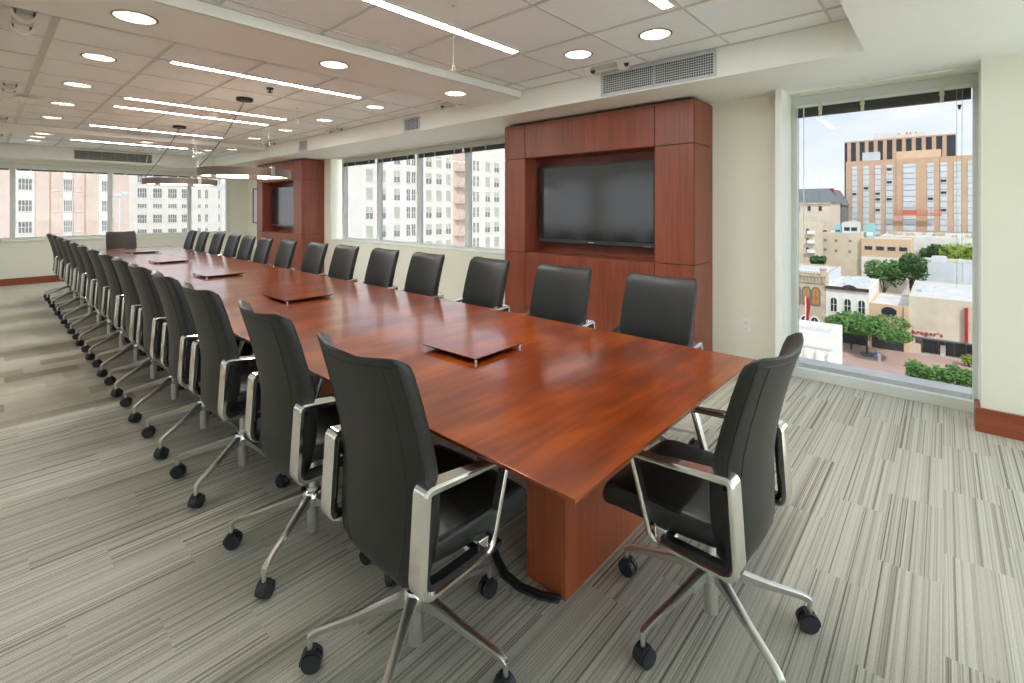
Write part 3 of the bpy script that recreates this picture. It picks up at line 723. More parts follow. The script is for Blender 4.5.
        # swivel each caster about its stem
        legs.append(lo)
    return t, legs
chair0, _ = make_chair(M['leather'])
first = [True]
def place(x, y, face, label, group, star=0, src=None, raise_=0):
    if src is None:
        if first[0]: t = chair0; first[0] = False
        else: t = copy_tree(chair0)
    else: t = src
    t.location = (x, y, 0); t.rotation_euler = (0, 0, face); t['label'] = label
    if group: t['group'] = group
    k = 0
    for ch in t.children:
        ch.location = (-.04, 0, 0) if ch.name.startswith(('base_leg', 'hub', 'gas_lift')) else (0, 0, raise_)
        if ch.name.startswith('base_leg'):
            ch.rotation_euler = (0, 0, 2 * pi * k / 5 + star); k += 1
    return t
ORD = ['first', 'second', 'third', 'fourth', 'fifth', 'sixth', 'seventh', 'eighth', 'ninth', 'tenth', 'eleventh', 'twelfth', 'thirteenth', 'last']
LY = [1.40, 2.235, 3.105, 3.83, 4.585, 5.285, 5.99, 6.725, 7.475, 8.25, 9.005, 9.80, 10.615, 11.43]
LA = [4, 3, 4, 2, 3, 1, 2, 3, 1, 2, 2, 1, 2, 2]
for i, (y, a) in enumerate(zip(LY, LA)):
    lb = ('charcoal leather armchair seen from behind, left of the table, ' + ('nearest the camera' if i == 0 else '%s from the near end' % ORD[i] if i < 13 else 'last by the far windows'))
    place((1.058, 1.085)[i] if i < 2 else 1.075, y - .03, radians(a - 4), lb, 'chairs along the left side of the table', star=radians(2 - a), raise_=.04)
RY = [1.40, 2.19, 3.05, 3.85, 4.62, 5.41, 6.15, 7.0, 7.8, 8.52, 9.28, 10.02, 10.82, 11.6]
RX = [2.79, 2.82, 2.84, 2.78, 2.79, 2.77, 2.76, 2.74, 2.73, 2.74, 2.77, 2.75, 2.72, 2.72]
RA = [-2, 3, -3, -1, 0, 1, 0, -2, -2, -1, -1, 0, -3, -2]
for i, (x, y, a) in enumerate(zip(RX, RY, RA)):
    lb = ('charcoal leather armchair facing us at right of the table, ' + ('nearest the camera' if i == 0 else '%s from the near end' % ORD[i] if i < 13 else 'last by the far windows'))
    place(x - .03, y, pi + radians(a), lb, 'chairs along the right side of the table', star=radians(36 * (i % 2)), raise_=.018)
place(1.84, .69, pi / 2 + radians(-2), 'charcoal leather armchair at the near short end of the table, seen from its side', None, star=radians(2))
endc, _ = make_chair(M['brownleather'])
place(1.95, 12.47, -pi / 2, 'dark brown chair at the far head of the table before the windows', None, src=endc)

# ------------------------------------------------------------------ outside
GZ = -28.45
def wmesh(w, h, style, cache={}):
    key = (round(w, 2), round(h, 2), style)
    if key in cache: return cache[key]
    b = MB(); fr = .10 if style != 'pane' else .05
    # drawn in the local x (width) / z plane, facing -y
    b.box(-w/2, w/2, -.02, .12, -h/2, h/2, 1)
    if style != 'pane':
        b.box(-w/2 - fr, w/2 + fr, -.10, .0, -h/2 - fr, -h/2, 0)
        b.box(-w/2 - .04, -w/2 + .05, -.06, 0, -h/2, h/2, 0); b.box(w/2 - .05, w/2 + .04, -.06, 0, -h/2, h/2, 0); b.box(-w/2, w/2, -.06, 0, h/2 - .06, h/2, 0)
    if style in ('sash', 'sash2', 'dark'):
        b.box(-w/2, w/2, -.05, 0, -.04, .04, 0)
        b.box(-.04, .04, -.05, 0, -h/2, h/2, 0)
    if style == 'grid':
        for i in range(1, 4): b.box(-w/2 + w * i / 4 - .04, -w/2 + w * i / 4 + .04, -.05, 0, -h/2, h/2, 0)
        b.box(-w/2, w/2, -.05, 0, -.04, .04, 0)
    if style == 'sash2': b.box(-w/2 + .06, w/2 - .06, -.035, -.02, .0, h/2 - .06, 2)
    mats = {'sash': [M['xwhite'], M['xglass'], M['xshade']], 'sash2': [M['xwhite'], M['xglass'], M['xshade']], 'shade': [M['xwhite'], M['xshade'], M['xshade']], 'dark': [M['xcream'], M['xdark'], M['xshade']],
            'grid': [M['xwhite'], M['xglass'], M['xshade']], 'pane': [M['xwhite'], M['xpane'], M['xshade']], 'black': [M['xcream'], M['xdark'], M['xdark']], 'amber': [M['xstone'], M['xorangegl'], M['xdark']]}[style]
    cache[key] = b.mesh('window', mats); return cache[key]
def win(par, axis, plane, c, z, w, h, style='sash'):
    o = bpy.data.objects.new('window', wmesh(w, h, style)); COL.objects.link(o); o.parent = par
    if axis == 'y': o.location = (c, plane, z)
    else: o.location = (plane, c, z); o.rotation_euler = (0, 0, -pi / 2)
    return o
def bldg(name, label, X0, X1, Y0, Y1, ztop, mat, roof=None, par=.6, z0=GZ, cat='building'):
    t = empty(name, (0, 0, 0), 0, label, cat)
    MB().box(X0, X1, Y0, Y1, z0, ztop - par).build('wall', mat, t)
    p = MB(); e = .35
    p.box(X0, X0 + e, Y0, Y1, ztop - par, ztop); p.box(X1 - e, X1, Y0, Y1, ztop - par, ztop); p.box(X0 + e, X1 - e, Y0, Y0 + e, ztop - par, ztop); p.box(X0 + e, X1 - e, Y1 - e, Y1, ztop - par, ztop)
    p.build('parapet', mat, t)
    MB().box(X0 + e, X1 - e, Y0 + e, Y1 - e, ztop - par, ztop - par + .1).build('roof', roof or M['xroof'], t)
    return t

# white office block through the side windows (faces -Y)
W1 = bldg('office_building', 'white office block with sash windows and pink fire-escape bay, seen through the side windows', 38, 100, 77, 92, 18, M['xwhite'])
cols = [(46.2, 47.7, 'sash2'), (48.9, 50.4, 'sash2'), (52.1, 53.5, 'sash2'), (54.9, 55.85, 'sash'), (56.1, 57.1, 'sash'), (59.6, 61.1, 'sash2'), (62.2, 63.7, 'sash2'), (64.8, 66.2, 'sash2'), (68.5, 69.6, 'dark'), (72.5, 73.3, 'sash'), (73.6, 74.4, 'sash'), (76.3, 77.9, 'sash2'), (79.2, 80.9, 'sash2'), (84, 85.5, 'sash2')]
for z in (11.2, 7.77, 4.35, .92, -2.5, -5.93):
    for a, c, st in cols:
        win(W1, 'y', 77, (a + c) / 2, z, c - a, 2.25, 'shade' if random.random() < .3 and st == 'sash2' else st)
MB().box(66.7, 70.6, 76.9, 77, GZ, 17.3).build('pink_bay', M['xpink'], W1)
fe = MB()
for z in (11.2, 7.77, 4.35, .92, -2.5, -5.93):
    fe.box(66.9, 70.3, 75.9, 76.9, z - 1.55, z - 1.47); fe.box(66.9, 70.3, 75.9, 75.95, z - .6, z - .55)
    for i in range(12): fe.box(66.9 + i * .3, 66.94 + i * .3, 75.9, 75.94, z - 1.5, z - .55)
    fe.tube([(67.2, 76.3, z - 1.5), (68.6, 76.3, z + 1.9)], .05, 6)
fe.build('fire_escape', M['xpink'], W1)
# pink tower, far windows
P = bldg('hotel_tower', 'tall pale pink tower with grey windows filling the left far windows', -30, 18.7, 114, 126, 15, M['xpink'])
for (a, c) in ((3.85, 6.05), (14.35, 16.3), (-6.5, -4.3)):
    MB().box(a, c, 113.88, 114, GZ, 14.2).build('white_bay', M['xwhite'], P)
for (a, c) in ((4.1, 5.75), (9.6, 10.75), (14.7, 16.0), (-6.2, -4.6)):
    for z in (13.0, 9.35, 5.75, 2.15, -1.45, -5.05): win(P, 'y', 113.86, (a + c) / 2, z, c - a, 1.9, 'grid')
for z in (11.15, 7.55, 3.95, .35, -3.25): MB().box(9.6, 10.75, 113.9, 114, z - .75, z + .75).build('spandrel_panel', M['xwhite'], P)
pr = MB()
for a in (7.9, 12.4): pr.box(a - .06, a + .06, 113.9, 114, GZ, 14.2)
pr.build('pilaster_line', M['xtan'], P)
for a in (8.6, 11.55):
    for z in (9.3, 5.6, 2.0, -1.6):
        q = MB(); q.box(a - .35, a + .35, 113.93, 114, z - .75, z + .75); q.box(a - .42, a + .42, 113.85, 114, z - .9, z - .75, 1); q.build('blind_panel', [M['xpink'], M['xwhite']], P)
# white block at the far right
W2 = bldg('office_building', 'bright white block with paired windows behind the far ring pendant', 24.6, 60, 150, 170, 16, M['xwhite'])
for (a, c) in ((26.2, 28.1), (29.4, 31.3), (32.6, 34.5), (35.6, 37.5), (39.3, 40.0), (41.0, 41.7), (44.2, 44.7)):
    for z, h in ((12.6, 2.0), (9.3, 2.0), (5.7, 2.4), (2.4, 1.0), (-.85, 2.1), (-4.6, 2.2), (-8.2, 2.2)):
        win(W2, 'y', 150, (a + c) / 2, z, c - a, h, 'grid' if c - a > 1 else 'sash')
for (x, z, lb) in ((15.2, 3.6, 'tall white floodlight pole in front of the pink tower'), (30.0, 5.4, 'tall white floodlight pole at the right of the far windows')):
    t = empty('floodlight_pole', (x, 100, GZ), 0, lb, 'light pole', 'floodlight poles outside')
    MB().cyl((0, 0, 0), (0, 0, z - GZ), .16, .10, 10).build('pole', M['xblue'], t)
    q = MB(); q.box(-1.0, 1.0, -.25, .25, z - GZ, z - GZ + .35); q.box(.1, 1.1, -.35, .3, z - GZ + .3, z - GZ + .8); q.build('lamp_head', M['xpane'], t, bevel=.05)

# tan tower with strip windows
T = bldg('office_tower', 'tan high-rise with pale vertical window strips and a red work platform', 245, 275, -30, 30.7, 21.6, M['xtan'])
strips = [(28.6, 26.8), (24.8, 22.8), (20.9, 19.0), (17.3, 15.2), (11.9, 8.1), (4.7, 2.8), (1.0, -1.0), (-2.9, -4.8), (-6.6, -9.3), (-12, -14)]
random.seed(3)
for i, (a, c) in enumerate(strips):
    q = MB(); q.box(244.85, 245, c, a, GZ, 19.4, 0)
    z = 19.4 - 1.2; j = 0
    while z > -14:
        q.box(244.75, 244.87, c, a, z - .12, z + .06, 1); z -= 2.15 if j % 2 else 2.4; j += 1
    q.build('window_strip', [M['xpane'], M['xglass']], T)
    for z in random.sample([17.6, 12.4, 10.2, 7.9, 5.6, 1.2, -3.2, -8.0], 3 if i in (2, 3, 6) else 1):
        win(T, 'x', 244.8, (a + c) / 2, z, a - c - .3, 1.0, 'black')
MB().box(250, 262, .7, 14.3, 21.6, 25.0).build('penthouse', M['xpeach'], T)
q = MB(); q.box(249, 253, 19.7, 25.5, 21.6, 25.3)
for i in range(7): q.box(248.8, 249, 19.9 + i * .85, 20.1 + i * .85, 21.6, 25.6)
q.build('cooling_tower', M['xpane'], T)
t = empty('work_platform', (242.5, 7.5, .0), 0, 'red suspended work platform hanging on the tan high-rise', 'work platform')
q = MB(); q.box(-.6, .6, -6.9, 6.9, -.9, -.5)
for z in (-.1, .5, 1.2): q.box(-.65, -.55, -6.9, 6.9, z - .08, z + .08)
for i in range(15): q.box(-.65, -.55, -6.9 + i * .98, -6.8 + i * .98, -.6, 1.3)
q.box(-.7, -.6, 0.2, 4.3, -.4, 1.2); q.build('deck', M['xorange'], t)
q = MB()
for y in (-6.5, 6.5): q.cyl((0, y, -.5), (0, y, 21.5), .06, n=6)
q.build('cables', M['dark'], t)
# dark tower behind
Dk = empty('office_tower', (0, 0, 0), 0, 'dark glass high-rise with tan piers behind the tan one', 'building')
MB().box(300.2, 340, -4.2, 38.2, GZ, 36.0).build('wall', M['xdark'], Dk)
for k in range(11):
    y = 36.2 - k * 3.65
    MB().box(299.7, 300.2, y - .75, y + .75, GZ, 36.0 - .0).build('pier', M['xtan'], Dk)
MB().box(299.6, 300.2, -4.2, 38.2, 35.7, 36.4).build('parapet', M['xtan'], Dk)
q = MB(); q.box(305, 330, 7.0, 26.5, 36.0, 40.2, 0)
for y in (10, 12, 13.5, 16.5): q.box(304.9, 305, y - .25, y + .25, 38.6, 39.2, 1)
q.build('penthouse', [M['xwhite'], M['xred']], Dk)
# grey-roof house
H = empty('apartment_building', (0, 0, 0), 0, 'cream building with grey hipped roof at the left of the skyline', 'building')
MB().box(200, 222, 29.6, 52, GZ, 4.1).build('wall', M['xcream'], H)
q = MB(); q.add([(199.2, 28.8, 4.1), (223, 28.8, 4.1), (223, 53, 4.1), (199.2, 53, 4.1), (208, 32.2, 9.2), (214, 32.2, 9.2), (214, 50, 9.2), (208, 50, 9.2)], [(0, 1, 5, 4), (1, 2, 6, 5), (2, 3, 7, 6), (3, 0, 4, 7), (4, 5, 6, 7), (3, 2, 1, 0)])
q.build('roof', M['xslate'], H)
for y in (32.6, 36.0, 39.5): win(H, 'x', 200, y, 1.8, 1.1, 1.8, 'black')
MB().box(199.4, 200, 29.3, 52, 3.4, 4.1).build('cornice', M['xstone'], H)
H2 = empty('apartment_building', (0, 0, 0), 0, 'grey building with slate gable and red dormer beside the dark tower', 'building')
MB().box(224, 242, 29.4, 33.5, GZ, 3.1).build('wall', M['xslate'], H2)
q = MB(); q.prism([(28.9, 3.1), (34.4, 3.1), (34.4, 9.4), (32.4, 9.4)], 'x', 223.5, 243); q.build('roof', M['xslate'], H2)
MB().box(223, 225, 32.0, 34.9, 7.2, 9.7).build('dormer', M['xred'], H2)
for z in (-3.6, .8): win(H2, 'x', 224, 31.2, z, 2.6, 2.0, 'black')
# cream warehouse row
C = bldg('warehouse', 'wide blank cream building with a few small windows below the tan high-rise', 175, 195, 18.1, 60, -5.6, M['xcream'], M['xblue'], .5)
for y, z in ((27.2, -8.0), (24.4, -8.0), (20.8, -8.0), (27.2, -10.9), (24.4, -11.1), (20.9, -11.2)): win(C, 'x', 175, y, z, .8, .7, 'dark')
for (y, w, h, mt, lb, nm) in ((28.8, 3.2, 2.0, 'xpeach', 'peach rooftop housing with a red mark', 'rooftop_housing'), (24.75, 1.6, 2.5, 'xteal', 'teal painted rooftop panel box', 'rooftop_housing'), (21.4, 4.6, 4.6, 'xslate', 'grey arched rooftop air unit with dark slots', 'rooftop_air_unit'), (16.6, 2.0, 4.4, 'xteal', 'pale teal rooftop tank right of the air unit', 'rooftop_tank')):
    t = empty(nm, (182, y, -6.0 if y > 18 else -7.3), 0, lb, 'rooftop unit')
    q = MB()
    if nm == 'rooftop_air_unit':
        pts = [(-w/2, 0), (w/2, 0), (w/2, h * .7)] + [(w/2 * cos(a), h * .7 + h * .12 * sin(a)) for a in [pi * k / 8 for k in range(1, 8)]] + [(-w/2, h * .7)]
        q.prism(pts, 'x', -1.5, 1.5)
    else: q.box(-1.3, 1.3, -w/2, w/2, 0, h); q.box(-1.4, 1.4, -w/2 - .1, w/2 + .1, h, h + .15)
    q.build('body', M['xroof'] if nm == 'rooftop_air_unit' else M[mt], t)
    s_ = MB(); s_.box(-1.55 if nm == 'rooftop_air_unit' else -1.34, -1.3, -w * .36, -w * .03, h * .18, h * .42); s_.box(-1.55 if nm == 'rooftop_air_unit' else -1.34, -1.3, w * .05, w * .36, h * .18, h * .42)
    s_.build('vent_slots', M['xdark'] if nm != 'rooftop_tank' else M['xwhite'], t)
B4 = bldg('warehouse', 'low peach building with four dark barred windows above white base', 174, 190, 6.8, 18.0, -7.0, M['xpeach'], None, .4)
for y in (16.35, 13.65, 11.05, 8.45): win(B4, 'x', 174, y, -9.75, 1.95, 1.2, 'black')
MB().box(173.9, 174, 6.8, 18, GZ, -12.3).build('white_base', M['xwhite'], B4)
B5 = bldg('warehouse', 'long low white roofed building with clutter below the tan high-rise', 200, 240, -14, 15.7, -7.3, M['xwhite'], None, .3)
q = MB(); random.seed(11)
for i in range(16):
    y = -10 + random.random() * 24; x = 204 + random.random() * 20; w = .4 + random.random() * .9; q.box(x, x + 1.5, y - w, y + w, -7.6, -6.9 + random.random() * .9)
q.build('rooftop_clutter', M['xstone'], B5)
B6 = bldg('apartment_building', 'cream building with little balconies at the left window edge', 160, 172, 27.4, 45, -2.4, M['xcream'], None, .4)
q = MB()
for z in (-5.5, -8.2, -10.9):
    q.box(159.0, 160, 27.2, 29.2, z - .1, z + .05); q.box(159, 159.08, 27.2, 29.2, z + .05, z + .9)
q.build('balcony', M['xwhite'], B6)
for z in (-4.9, -7.6, -10.3): win(B6, 'x', 160, 29.2, z, .8, 1.7, 'black')

# street front --------------------------------------------------------
XF = 130
def roof_units(par, spots, seed=1):
    for (x, y, z, w, h) in spots:
        q = MB(); q.box(x, x + w * 1.3, y - w/2, y + w/2, z, z + h); q.box(x + .2, x + w * .8, y - w * .35, y + w * .3, z + h, z + h + .2); q.build('rooftop_unit', M['xpane'], par)
K1 = bldg('stone_building', 'sandstone gothic building with battlements and amber arched windows', XF, 152, 20.15, 34, -13.4, M['xstone'], M['xroof'], .5)
q = MB()
for i in range(16): q.box(XF - .25, XF + .1, 20.3 + i * .62, 20.6 + i * .62, -13.4, -12.95)
q.box(XF - .35, XF, 20.1, 34, -14.1, -13.8); q.box(XF - .3, XF, 20.1, 34, -15.6, -15.45)
for i in range(14): q.box(XF - .3, XF, 20.5 + i * .7, 20.7 + i * .7, -15.2, -14.1)
q.box(XF - .4, XF + .8, 20.1, 21.2, -14.0, -12.2); q.box(XF - .55, XF + .95, 19.95, 21.35, -12.4, -12.1)
q.build('battlement', M['xstone'], K1)
def arch(par, y, z, w, h, mat, pointed=True, X=XF, framem=None, d=.12):
    n = 8; r = w / 2; o = [(-r, -h/2), (r, -h/2), (r, h/2 - r)]
    for k in range(1, n): a = pi * k / n; o.append((r * cos(a), h/2 - r + (r * 1.5 if pointed else r) * sin(a)))
    o.append((-r, h/2 - r))
    def sc(f, dz=0): return [(y + a * f, z + b_ * (1 + (f - 1) * .5) + dz) for a, b_ in o]
    q = MB(); q.prism(sc(1.35), 'x', X - .16, X, 0); q.prism(sc(1.0), 'x', X - .2, X - .1, 1)
    q.box(X - .24, X - .18, y - .05, y + .05, z - h/2, z + h/2, 0); q.box(X - .24, X - .18, y - r, y + r, z - .05, z + .05, 0)
    return q.build('arched_window', [framem or M['xwhite'], mat], par)
for y in (23.95, 22.05, 26.0, 28.2): arch(K1, y, -18.9, 1.35, 3.4, M['xorangegl'], True, framem=M['xslate'])
for y in (22.3, 24.3): arch(K1, y, -25.3, 1.5, 2.6, M['xdark'], True)
t = empty('street_banner', (XF - 6, 22.6, GZ), 0, 'red and white street banner in front of the gothic building', 'banner')
MB().cyl((0, .4, 0), (0, .4, 10.4), .12, n=8).build('pole', M['xwhite'], t)
q = MB()
q.loft([[(-.04, -.35 + .15 * sin(k * .9), 4.2 + k * .75), (.04, -.35 + .15 * sin(k * .9), 4.2 + k * .75), (.04, .35 + .1 * sin(k), 4.2 + k * .75), (-.04, .35 + .1 * sin(k), 4.2 + k * .75)] for k in range(9)])
q.build('cloth', M['xred'], t)
K2 = bldg('shop_building', 'white two-storey shop with three black arched windows and dark cornice', XF, 152, 12.1, 20.1, -16.1, M['xwhite'], M['xroof'], .5)
q = MB(); q.box(XF - .5, XF + .3, 12.1, 20.1, -16.6, -16.0); q.prism([(14.2, -16.1), (17.2, -16.1), (16.6, -15.6), (15.7, -15.35), (14.8, -15.6)], 'x', XF - .4, XF + .2); q.build('cornice', plain('dark_cornice', srgb(70, 54, 52), .7), K2)
for y in (18.55, 15.95, 13.4): arch(K2, y, -20.1, 1.15, 3.1, M['xdark'], False)
MB().box(XF - .5, XF, 14.6, 20.0, -25.3, -23.1).build('dark_fascia', M['xdark'], K2)
q = MB(); q.prism([(15.9, -25.0)] + [(17.6 - 1.7 * cos(a), -25.0 + 1.5 * sin(a)) for a in [pi * k / 10 for k in range(1, 11)]], 'x', XF - 1.4, XF - .5); q.build('white_awning', M['xwhite'], K2)
MB().box(XF - .1, XF, 12.4, 19.8, GZ, -25.4).build('shop_front', M['xdark'], K2)
roof_units(K2, [(138, 16.5, -16.5, 2.0, 1.0), (144, 15, -16.5, 2.6, 1.3), (146, 18, -16.5, 1.6, .9)])
MB().box(134, 151.9, 20.1, 20.16, -16.0, -13.5).build('blue_side_wall', M['xblue'], K1)
K3 = bldg('shop_building', 'narrow peach building with a black octagonal window above the tree', XF, 148, 5.4, 12.1, -18.9, M['xpeach'], M['xroof'], .4)
q = MB(); q.prism([(8.65 + 1.35 * cos(a), -20.35 + 1.05 * sin(a)) for a in [pi / 8 + pi * k / 4 for k in range(8)]], 'x', XF - .15, XF + .1); q.build('octagonal_window', M['xdark'], K3)
MB().box(XF - .12, XF, 5.4, 12.1, -23.1, -22.9).build('ledge', M['xstone'], K3)
MB().box(XF - .1, XF + .1, 6.2, 11.6, GZ, -24.0).build('shop_front', M['xdark'], K3)
MB().box(XF - .3, XF, 5.4, 6.2, GZ, -18.9).build('corner_pier', M['xpeach'], K3)
K4 = bldg('shop_building', 'cream blank-fronted shop with small red lettering over a deep glass entrance', XF, 160, -9, 5.4, -16.6, plain('stained_cream_render', srgb(216, 206, 184), .85, 0, .12, .35), M['xroof'], .35, z0=-25.0)
q = MB(); q.box(XF + 3.2, 160, -9, 5.4, GZ, -25.0); q.box(XF, XF + 3.2, 4.4, 5.4, GZ, -25.0); q.box(XF + .2, XF + 3.2, 3.5, 4.4, GZ, -26.4)
q.build('recessed_base', M['xcream'], K4)
q = MB(); q.box(XF + 3.0, XF + 3.15, -8.5, 3.3, GZ, -25.0); q.build('shop_glass', M['xdark'], K4)
q = MB()
for y in (3.3, .8, -.2, -1.6, -3.4): q.box(XF + 2.9, XF + 3.05, y - .08, y + .08, GZ, -25.0)
q.box(XF - .2, XF, -9, 5.4, -25.1, -24.8); q.build('shop_mullions', M['xslate'], K4)
MB().box(XF + 2.0, XF + 2.6, -.3, .5, GZ, GZ + 2.0).build('entrance_bin', M['xwhite'], K4)
MB().box(XF - .7, XF - .1, -3.55, -3.1, -24.6, -17.9).build('red_blade_sign', M['xred'], K4)
def sign(par, text, loc, size, mat, depth=.06):
    cu = bpy.data.curves.new('sign_lettering', 'FONT'); cu.body = text; cu.size = size; cu.extrude = depth; cu.align_x = 'CENTER'; cu.space_character = 1.3; cu.offset = .03
    tmp = bpy.data.objects.new('tmp', cu); me = bpy.data.meshes.new_from_object(tmp); bpy.data.objects.remove(tmp); me.materials.clear(); me.materials.append(mat)
    o = bpy.data.objects.new('sign_lettering', me); COL.objects.link(o); o.parent = par; o.location = loc; o.rotation_euler = (pi / 2, 0, -pi / 2); return o
sign(K4, "kruger's", (XF - .1, 2.5, -24.3), 1.12, M['xred'])
roof_units(K4, [(140, 2.6, -16.85, 2.0, 1.2), (150, 1.0, -16.85, .8, .6)])
K5 = bldg('shop_building', 'taller pale blue-white block behind the shop with red lettering', 173, 190, -14, 5.05, -12.95, M['xblue'], M['xstone'], .5)
roof_units(K5, [(178, .9, -13.3, 3.2, 1.6), (180, -3.6, -13.3, 1.4, 1.0)])

# near neighbour building and our own ledge
DB = empty('art_deco_building', (0, 0, 0), 0, 'close white building with vertical fluting behind the end chair', 'building')
MB().box(24, 26.4, 3.44, 9, GZ, -4.1).build('wall', M['xwhite'], DB)
q = MB(); q.box(24.0, 24.2, 3.44, 9, -4.1, -3.76); q.box(24.2, 26.4, 3.44, 3.64, -4.1, -3.76); q.box(26.2, 26.4, 3.64, 9, -4.1, -3.76); q.build('parapet', M['xwhite'], DB)
MB().box(24.2, 26.2, 3.64, 9, -4.1, -4.0).build('roof', M['xroof'], DB)
q = MB()
for i in range(11): q.box(23.86, 24, 3.5 + i * .42, 3.62 + i * .42, GZ, -4.5)
q.box(23.9, 24, 3.44, 9, -4.35, -4.2)
for i in range(3): q.box(23.7 - .1 * i, 24, 3.44 + .0, 3.85, GZ, -4.9 - .7 * i)
q.build('fluting', M['xwhite'], DB)
q = MB(); q.tube([(23.75, 4.3 + .3 * cos(a), -5.3 + .3 * sin(a)) for a in [pi * k / 8 for k in range(9)]], .05, 6); q.box(23.72, 23.8, 3.98, 4.03, -7, -5.3); q.box(23.72, 23.8, 4.57, 4.62, -7, -5.3); q.build('arch_relief', M['xcream'], DB)
o = MB(); o.box(5.13, 6.55, -6, 3.6, -.6, -.36); o.box(6.55, 6.8, -6, 3.6, -.6, -.28)
tag(o.build('roof_ledge', M['xledge']), 'weathered white roof ledge just outside the tall right window', 'ledge')
# ground
o = MB(); o.box(-260, 340, -260, 260, GZ - 1, GZ - .1); struct(o.build('street_ground', ext('pale_concrete', srgb(198, 195, 188), noise_amt=.1, scale=.2)))
o = MB(); o.box(88, 112, -120, 200, GZ - .1, GZ - .04); struct(o.build('road', M['xroad']))
q = MB(); pl = [(XF, -40)] + [(107 + 8 * (1 - cos(a)) + .0, y) for a, y in ((0, -40), (0, -6), (.3, 0), (.7, 6), (1.1, 12), (1.35, 18), (1.5, 30), (1.5, 60))] + [(XF, 60)]
q.prism(pl, 'z', GZ - .1, GZ + .0); struct(q.build('plaza_paving', M['xplaza']))
o = MB(); o.box(132, 165, -40, 60, GZ - .1, GZ - .02); struct(o.build('back_lot', M['xplaza']))

def tree(name, label, x, y, z0, h, rad, mat, n=900, flat=.55, group=None, seed=0, cat='tree', leaf=.32):
    random.seed(seed); t = empty(name, (x, y, z0), 0, label, cat, group)
    blobs = [(random.uniform(-.62, .62) * rad, random.uniform(-.62, .62) * rad, h - rad * flat + random.uniform(-.35, .35) * rad * flat, rad * random.uniform(.32, .5)) for _ in range(13)]
    b = MB(); vs = []; fs = []
    for i in range(n):
        bx, by, bz, br = random.choice(blobs)
        d = Vector((random.gauss(0, 1), random.gauss(0, 1), random.gauss(0, 1))).normalized() * br * random.uniform(.75, 1.05); d.z *= flat * 1.3
        c = Vector((bx, by, bz)) + d; a = Vector((random.gauss(0, 1), random.gauss(0, 1), random.gauss(0, .6))).normalized(); bb = a.orthogonal().normalized()
        s_ = leaf * random.uniform(.6, 1.3); k = len(vs)
        vs += [c - a * s_, c + bb * s_ * .6, c + a * s_, c - bb * s_ * .6]; fs.append((k, k + 1, k + 2, k + 3))
    b.add(vs, fs); b.build('crown', mat, t)
    q = MB(); q.tube([(0, 0, 0), (.1, .05, h * .3), (0, 0, h * .6)], [.22, .18, .12], 8)
    for bx, by, bz, br in blobs[:6]: q.tube([(0, .03, h * .38), (bx * .6, by * .6, bz - br * .6), (bx, by, bz)], [.10, .07, .03], 6)
    q.build('trunk', M['xbark'], t); return t
tree('street_tree', 'broad green street tree spreading over the plaza', 121.5, 11.6, GZ, 8.6, 7.6, M['xleaf'], 6500, .36, seed=2, leaf=.30)
tree('tree', 'round green tree behind the arched-window shop', 166, 12.2, GZ, 17, 4.6, M['xleaf'], 1800, .9, 'trees behind the shops', 3, leaf=.4)
tree('tree', 'dark green tree left of the pale blue block', 167, 6.5, GZ, 18.8, 3.7, M['xleaf2'], 2600, 1.2, 'trees behind the shops', 4, leaf=.4)
tree('tree', 'yellow-green tree at the right above the pale blue block', 197, -4.6, GZ, 20.5, 5.8, M['xleaf3'], 2600, .8, 'trees behind the shops', 5, leaf=.4)
tree('tree', 'small dark tree below the balconies at the window edge', 156.3, 25.9, GZ, 17.5, 2.2, M['xleaf2'], 900, 1.0, 'trees behind the shops', 6, leaf=.35)
tree('tree', 'round green tree rising behind the pale blue block', 198, 2.4, GZ, 20.5, 4.3, M['xleaf2'], 1800, 1.0, 'trees behind the shops', 9, leaf=.4)
for i, (x, y, h, r, lb) in enumerate([(104, 3.2, 5.0, 2.3, 'left one'), (102, -.2, 5.6, 2.4, 'middle one'), (101, -3.8, 5.4, 2.5, 'right one')]):
    tree('street_tree', 'bright green treetop just beyond the roof ledge, ' + lb, x, y, GZ, h, r, M['xleaf'], 1900, .8, 'treetops beyond the ledge', 20 + i, leaf=.26)
tree('shrub', 'small yellow-green shrub by the shop entrance', 126, -3.6, GZ, 2.2, 1.2, M['xleaf3'], 500, .8, None, 30, 'shrub', leaf=.2)

def person(x, y, rz, label, c1, c2, sit=False):
    t = empty('person', (x, y, GZ), rz, label, 'person', 'people on the plaza')
    h0 = .45 if sit else .9
    body = MB()
    body.loft([[(r * cos(2*pi*k/12), r2 * sin(2*pi*k/12), z) for k in range(12)] for z, r, r2 in [(h0, .13, .17), (h0 + .25, .12, .16), (h0 + .5, .13, .22), (h0 + .58, .07, .10), (h0 + .64, .05, .05), (h0 + .68, .08, .08), (h0 + .78, .10, .09), (h0 + .88, .07, .07), (h0 + .91, .01, .01)]])
    for s_ in (-1, 1):
        if sit: body.tube([(0, s_ * .09, h0 + .05), (.42, s_ * .1, h0 + .03), (.45, s_ * .1, .04), (.58, s_ * .1, .03)], [.09, .07, .05, .04], 8)
        else: body.tube([(0, s_ * .09, h0 + .05), (.05, s_ * .1, .48), (-.02, s_ * .1, .05), (.1, s_ * .1, .03)], [.09, .07, .05, .04], 8)
        body.tube([(0, s_ * .21, h0 + .5), (.05, s_ * .25, h0 + .22), (.2, s_ * .2, h0 + .05)], [.055, .045, .03], 8)
    body.build('body', plain('clothes', c1, .8), t, smooth=True)
    MB().loft([[(r * cos(2*pi*k/12), r * sin(2*pi*k/12), z) for k in range(12)] for z, r in [(h0 + .76, .105), (h0 + .86, .09), (h0 + .93, .03)]]).build('hair', plain('hair', c2, .8), t, smooth=True)
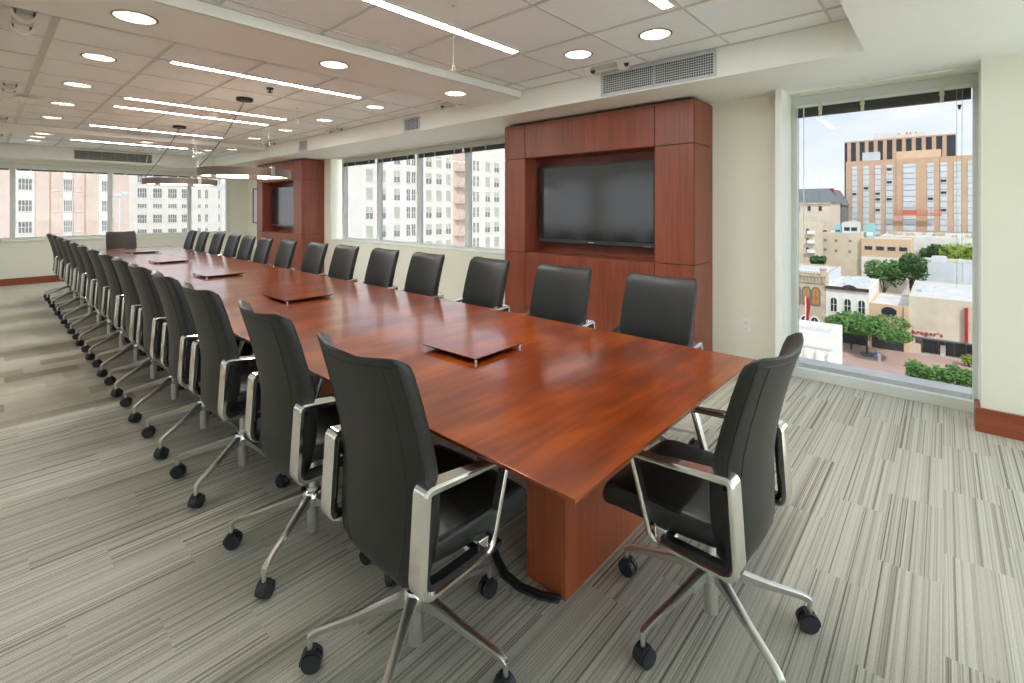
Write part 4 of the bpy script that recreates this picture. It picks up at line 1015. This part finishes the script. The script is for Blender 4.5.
person(118.5, 9.4, pi, 'person in white standing near the tree on the plaza', srgb(235, 235, 235), srgb(60, 45, 35))
person(120, 10.1, pi * .8, 'person in blue beside the tree trunk', srgb(90, 140, 200), srgb(50, 40, 35))
person(124, 14.6, pi, 'person in dark clothes left of the tree', srgb(60, 56, 52), srgb(40, 32, 30))
t = empty('planter', (121.5, 11.6, GZ), 0, 'dark round tree planter under the street tree', 'planter')
MB().lathe([(1.1, 0), (1.3, .5), (1.15, .5), (1.05, .4), (.01, .4)], n=20).build('tub', M['xslate'], t)

# ------------------------------------------------------------------ sky, sun
w = bpy.data.worlds.new('sky'); S.world = w; w.use_nodes = True; nt = w.node_tree; g = G(nt)
bg = nt.nodes['Background']; tc = g.n('ShaderNodeTexCoord'); vec = tc.outputs['Generated']
sep = g.n('ShaderNodeSeparateXYZ'); g.l(vec, sep.inputs[0])
grad = g.ramp(sep.outputs[2], [(.0, srgb(196, 197, 198)), (.08, srgb(184, 190, 198)), (.22, srgb(158, 174, 194)), (.7, srgb(140, 164, 194))])
cl = g.noise(g.mapping(vec, (5, 5, 11)), 1.15, 6, .55)
cf = g.ramp(cl, [(.40, (0, 0, 0)), (.60, (1, 1, 1))])
col = g.mix(cf, grad, srgb(192, 194, 198))
g.l(col, bg.inputs['Color']); bg.inputs['Strength'].default_value = 2.9
sd = bpy.data.lights.new('sun', 'SUN'); sd.energy = 4.0; sd.angle = radians(3); sd.color = (1, .96, .90)
so = bpy.data.objects.new('sun', sd); COL.objects.link(so)
d = Vector((.75, .80, -1.05)).normalized(); so.rotation_euler = d.to_track_quat('-Z', 'Y').to_euler(); so.location = (0, 0, 30)

# ------------------------------------------------------------------ camera and view
cam = bpy.data.cameras.new('camera'); co = bpy.data.objects.new('camera', cam); COL.objects.link(co); S.camera = co
cam.sensor_fit = 'HORIZONTAL'; cam.sensor_width = 36; cam.lens = 36 * 478.68 / 1024
cam.shift_y = (209.19 - 341.5) / 1024; cam.clip_start = .05; cam.clip_end = 1500
co.location = (0, 0, 1.55); th = .8371
co.rotation_euler = (pi / 2, 0, -th)
S.view_settings.view_transform = 'Standard'; S.view_settings.look = 'None'; S.view_settings.gamma = 1; S.view_settings.use_curve_mapping = False
S.view_settings.exposure = 0.85
S.cycles.max_bounces = 10; S.cycles.diffuse_bounces = 6; S.cycles.glossy_bounces = 4; S.cycles.transparent_max_bounces = 12
S.cycles.use_denoising = True; S.cycles.sample_clamp_indirect = 8; S.cycles.caustics_reflective = False; S.cycles.caustics_refractive = False
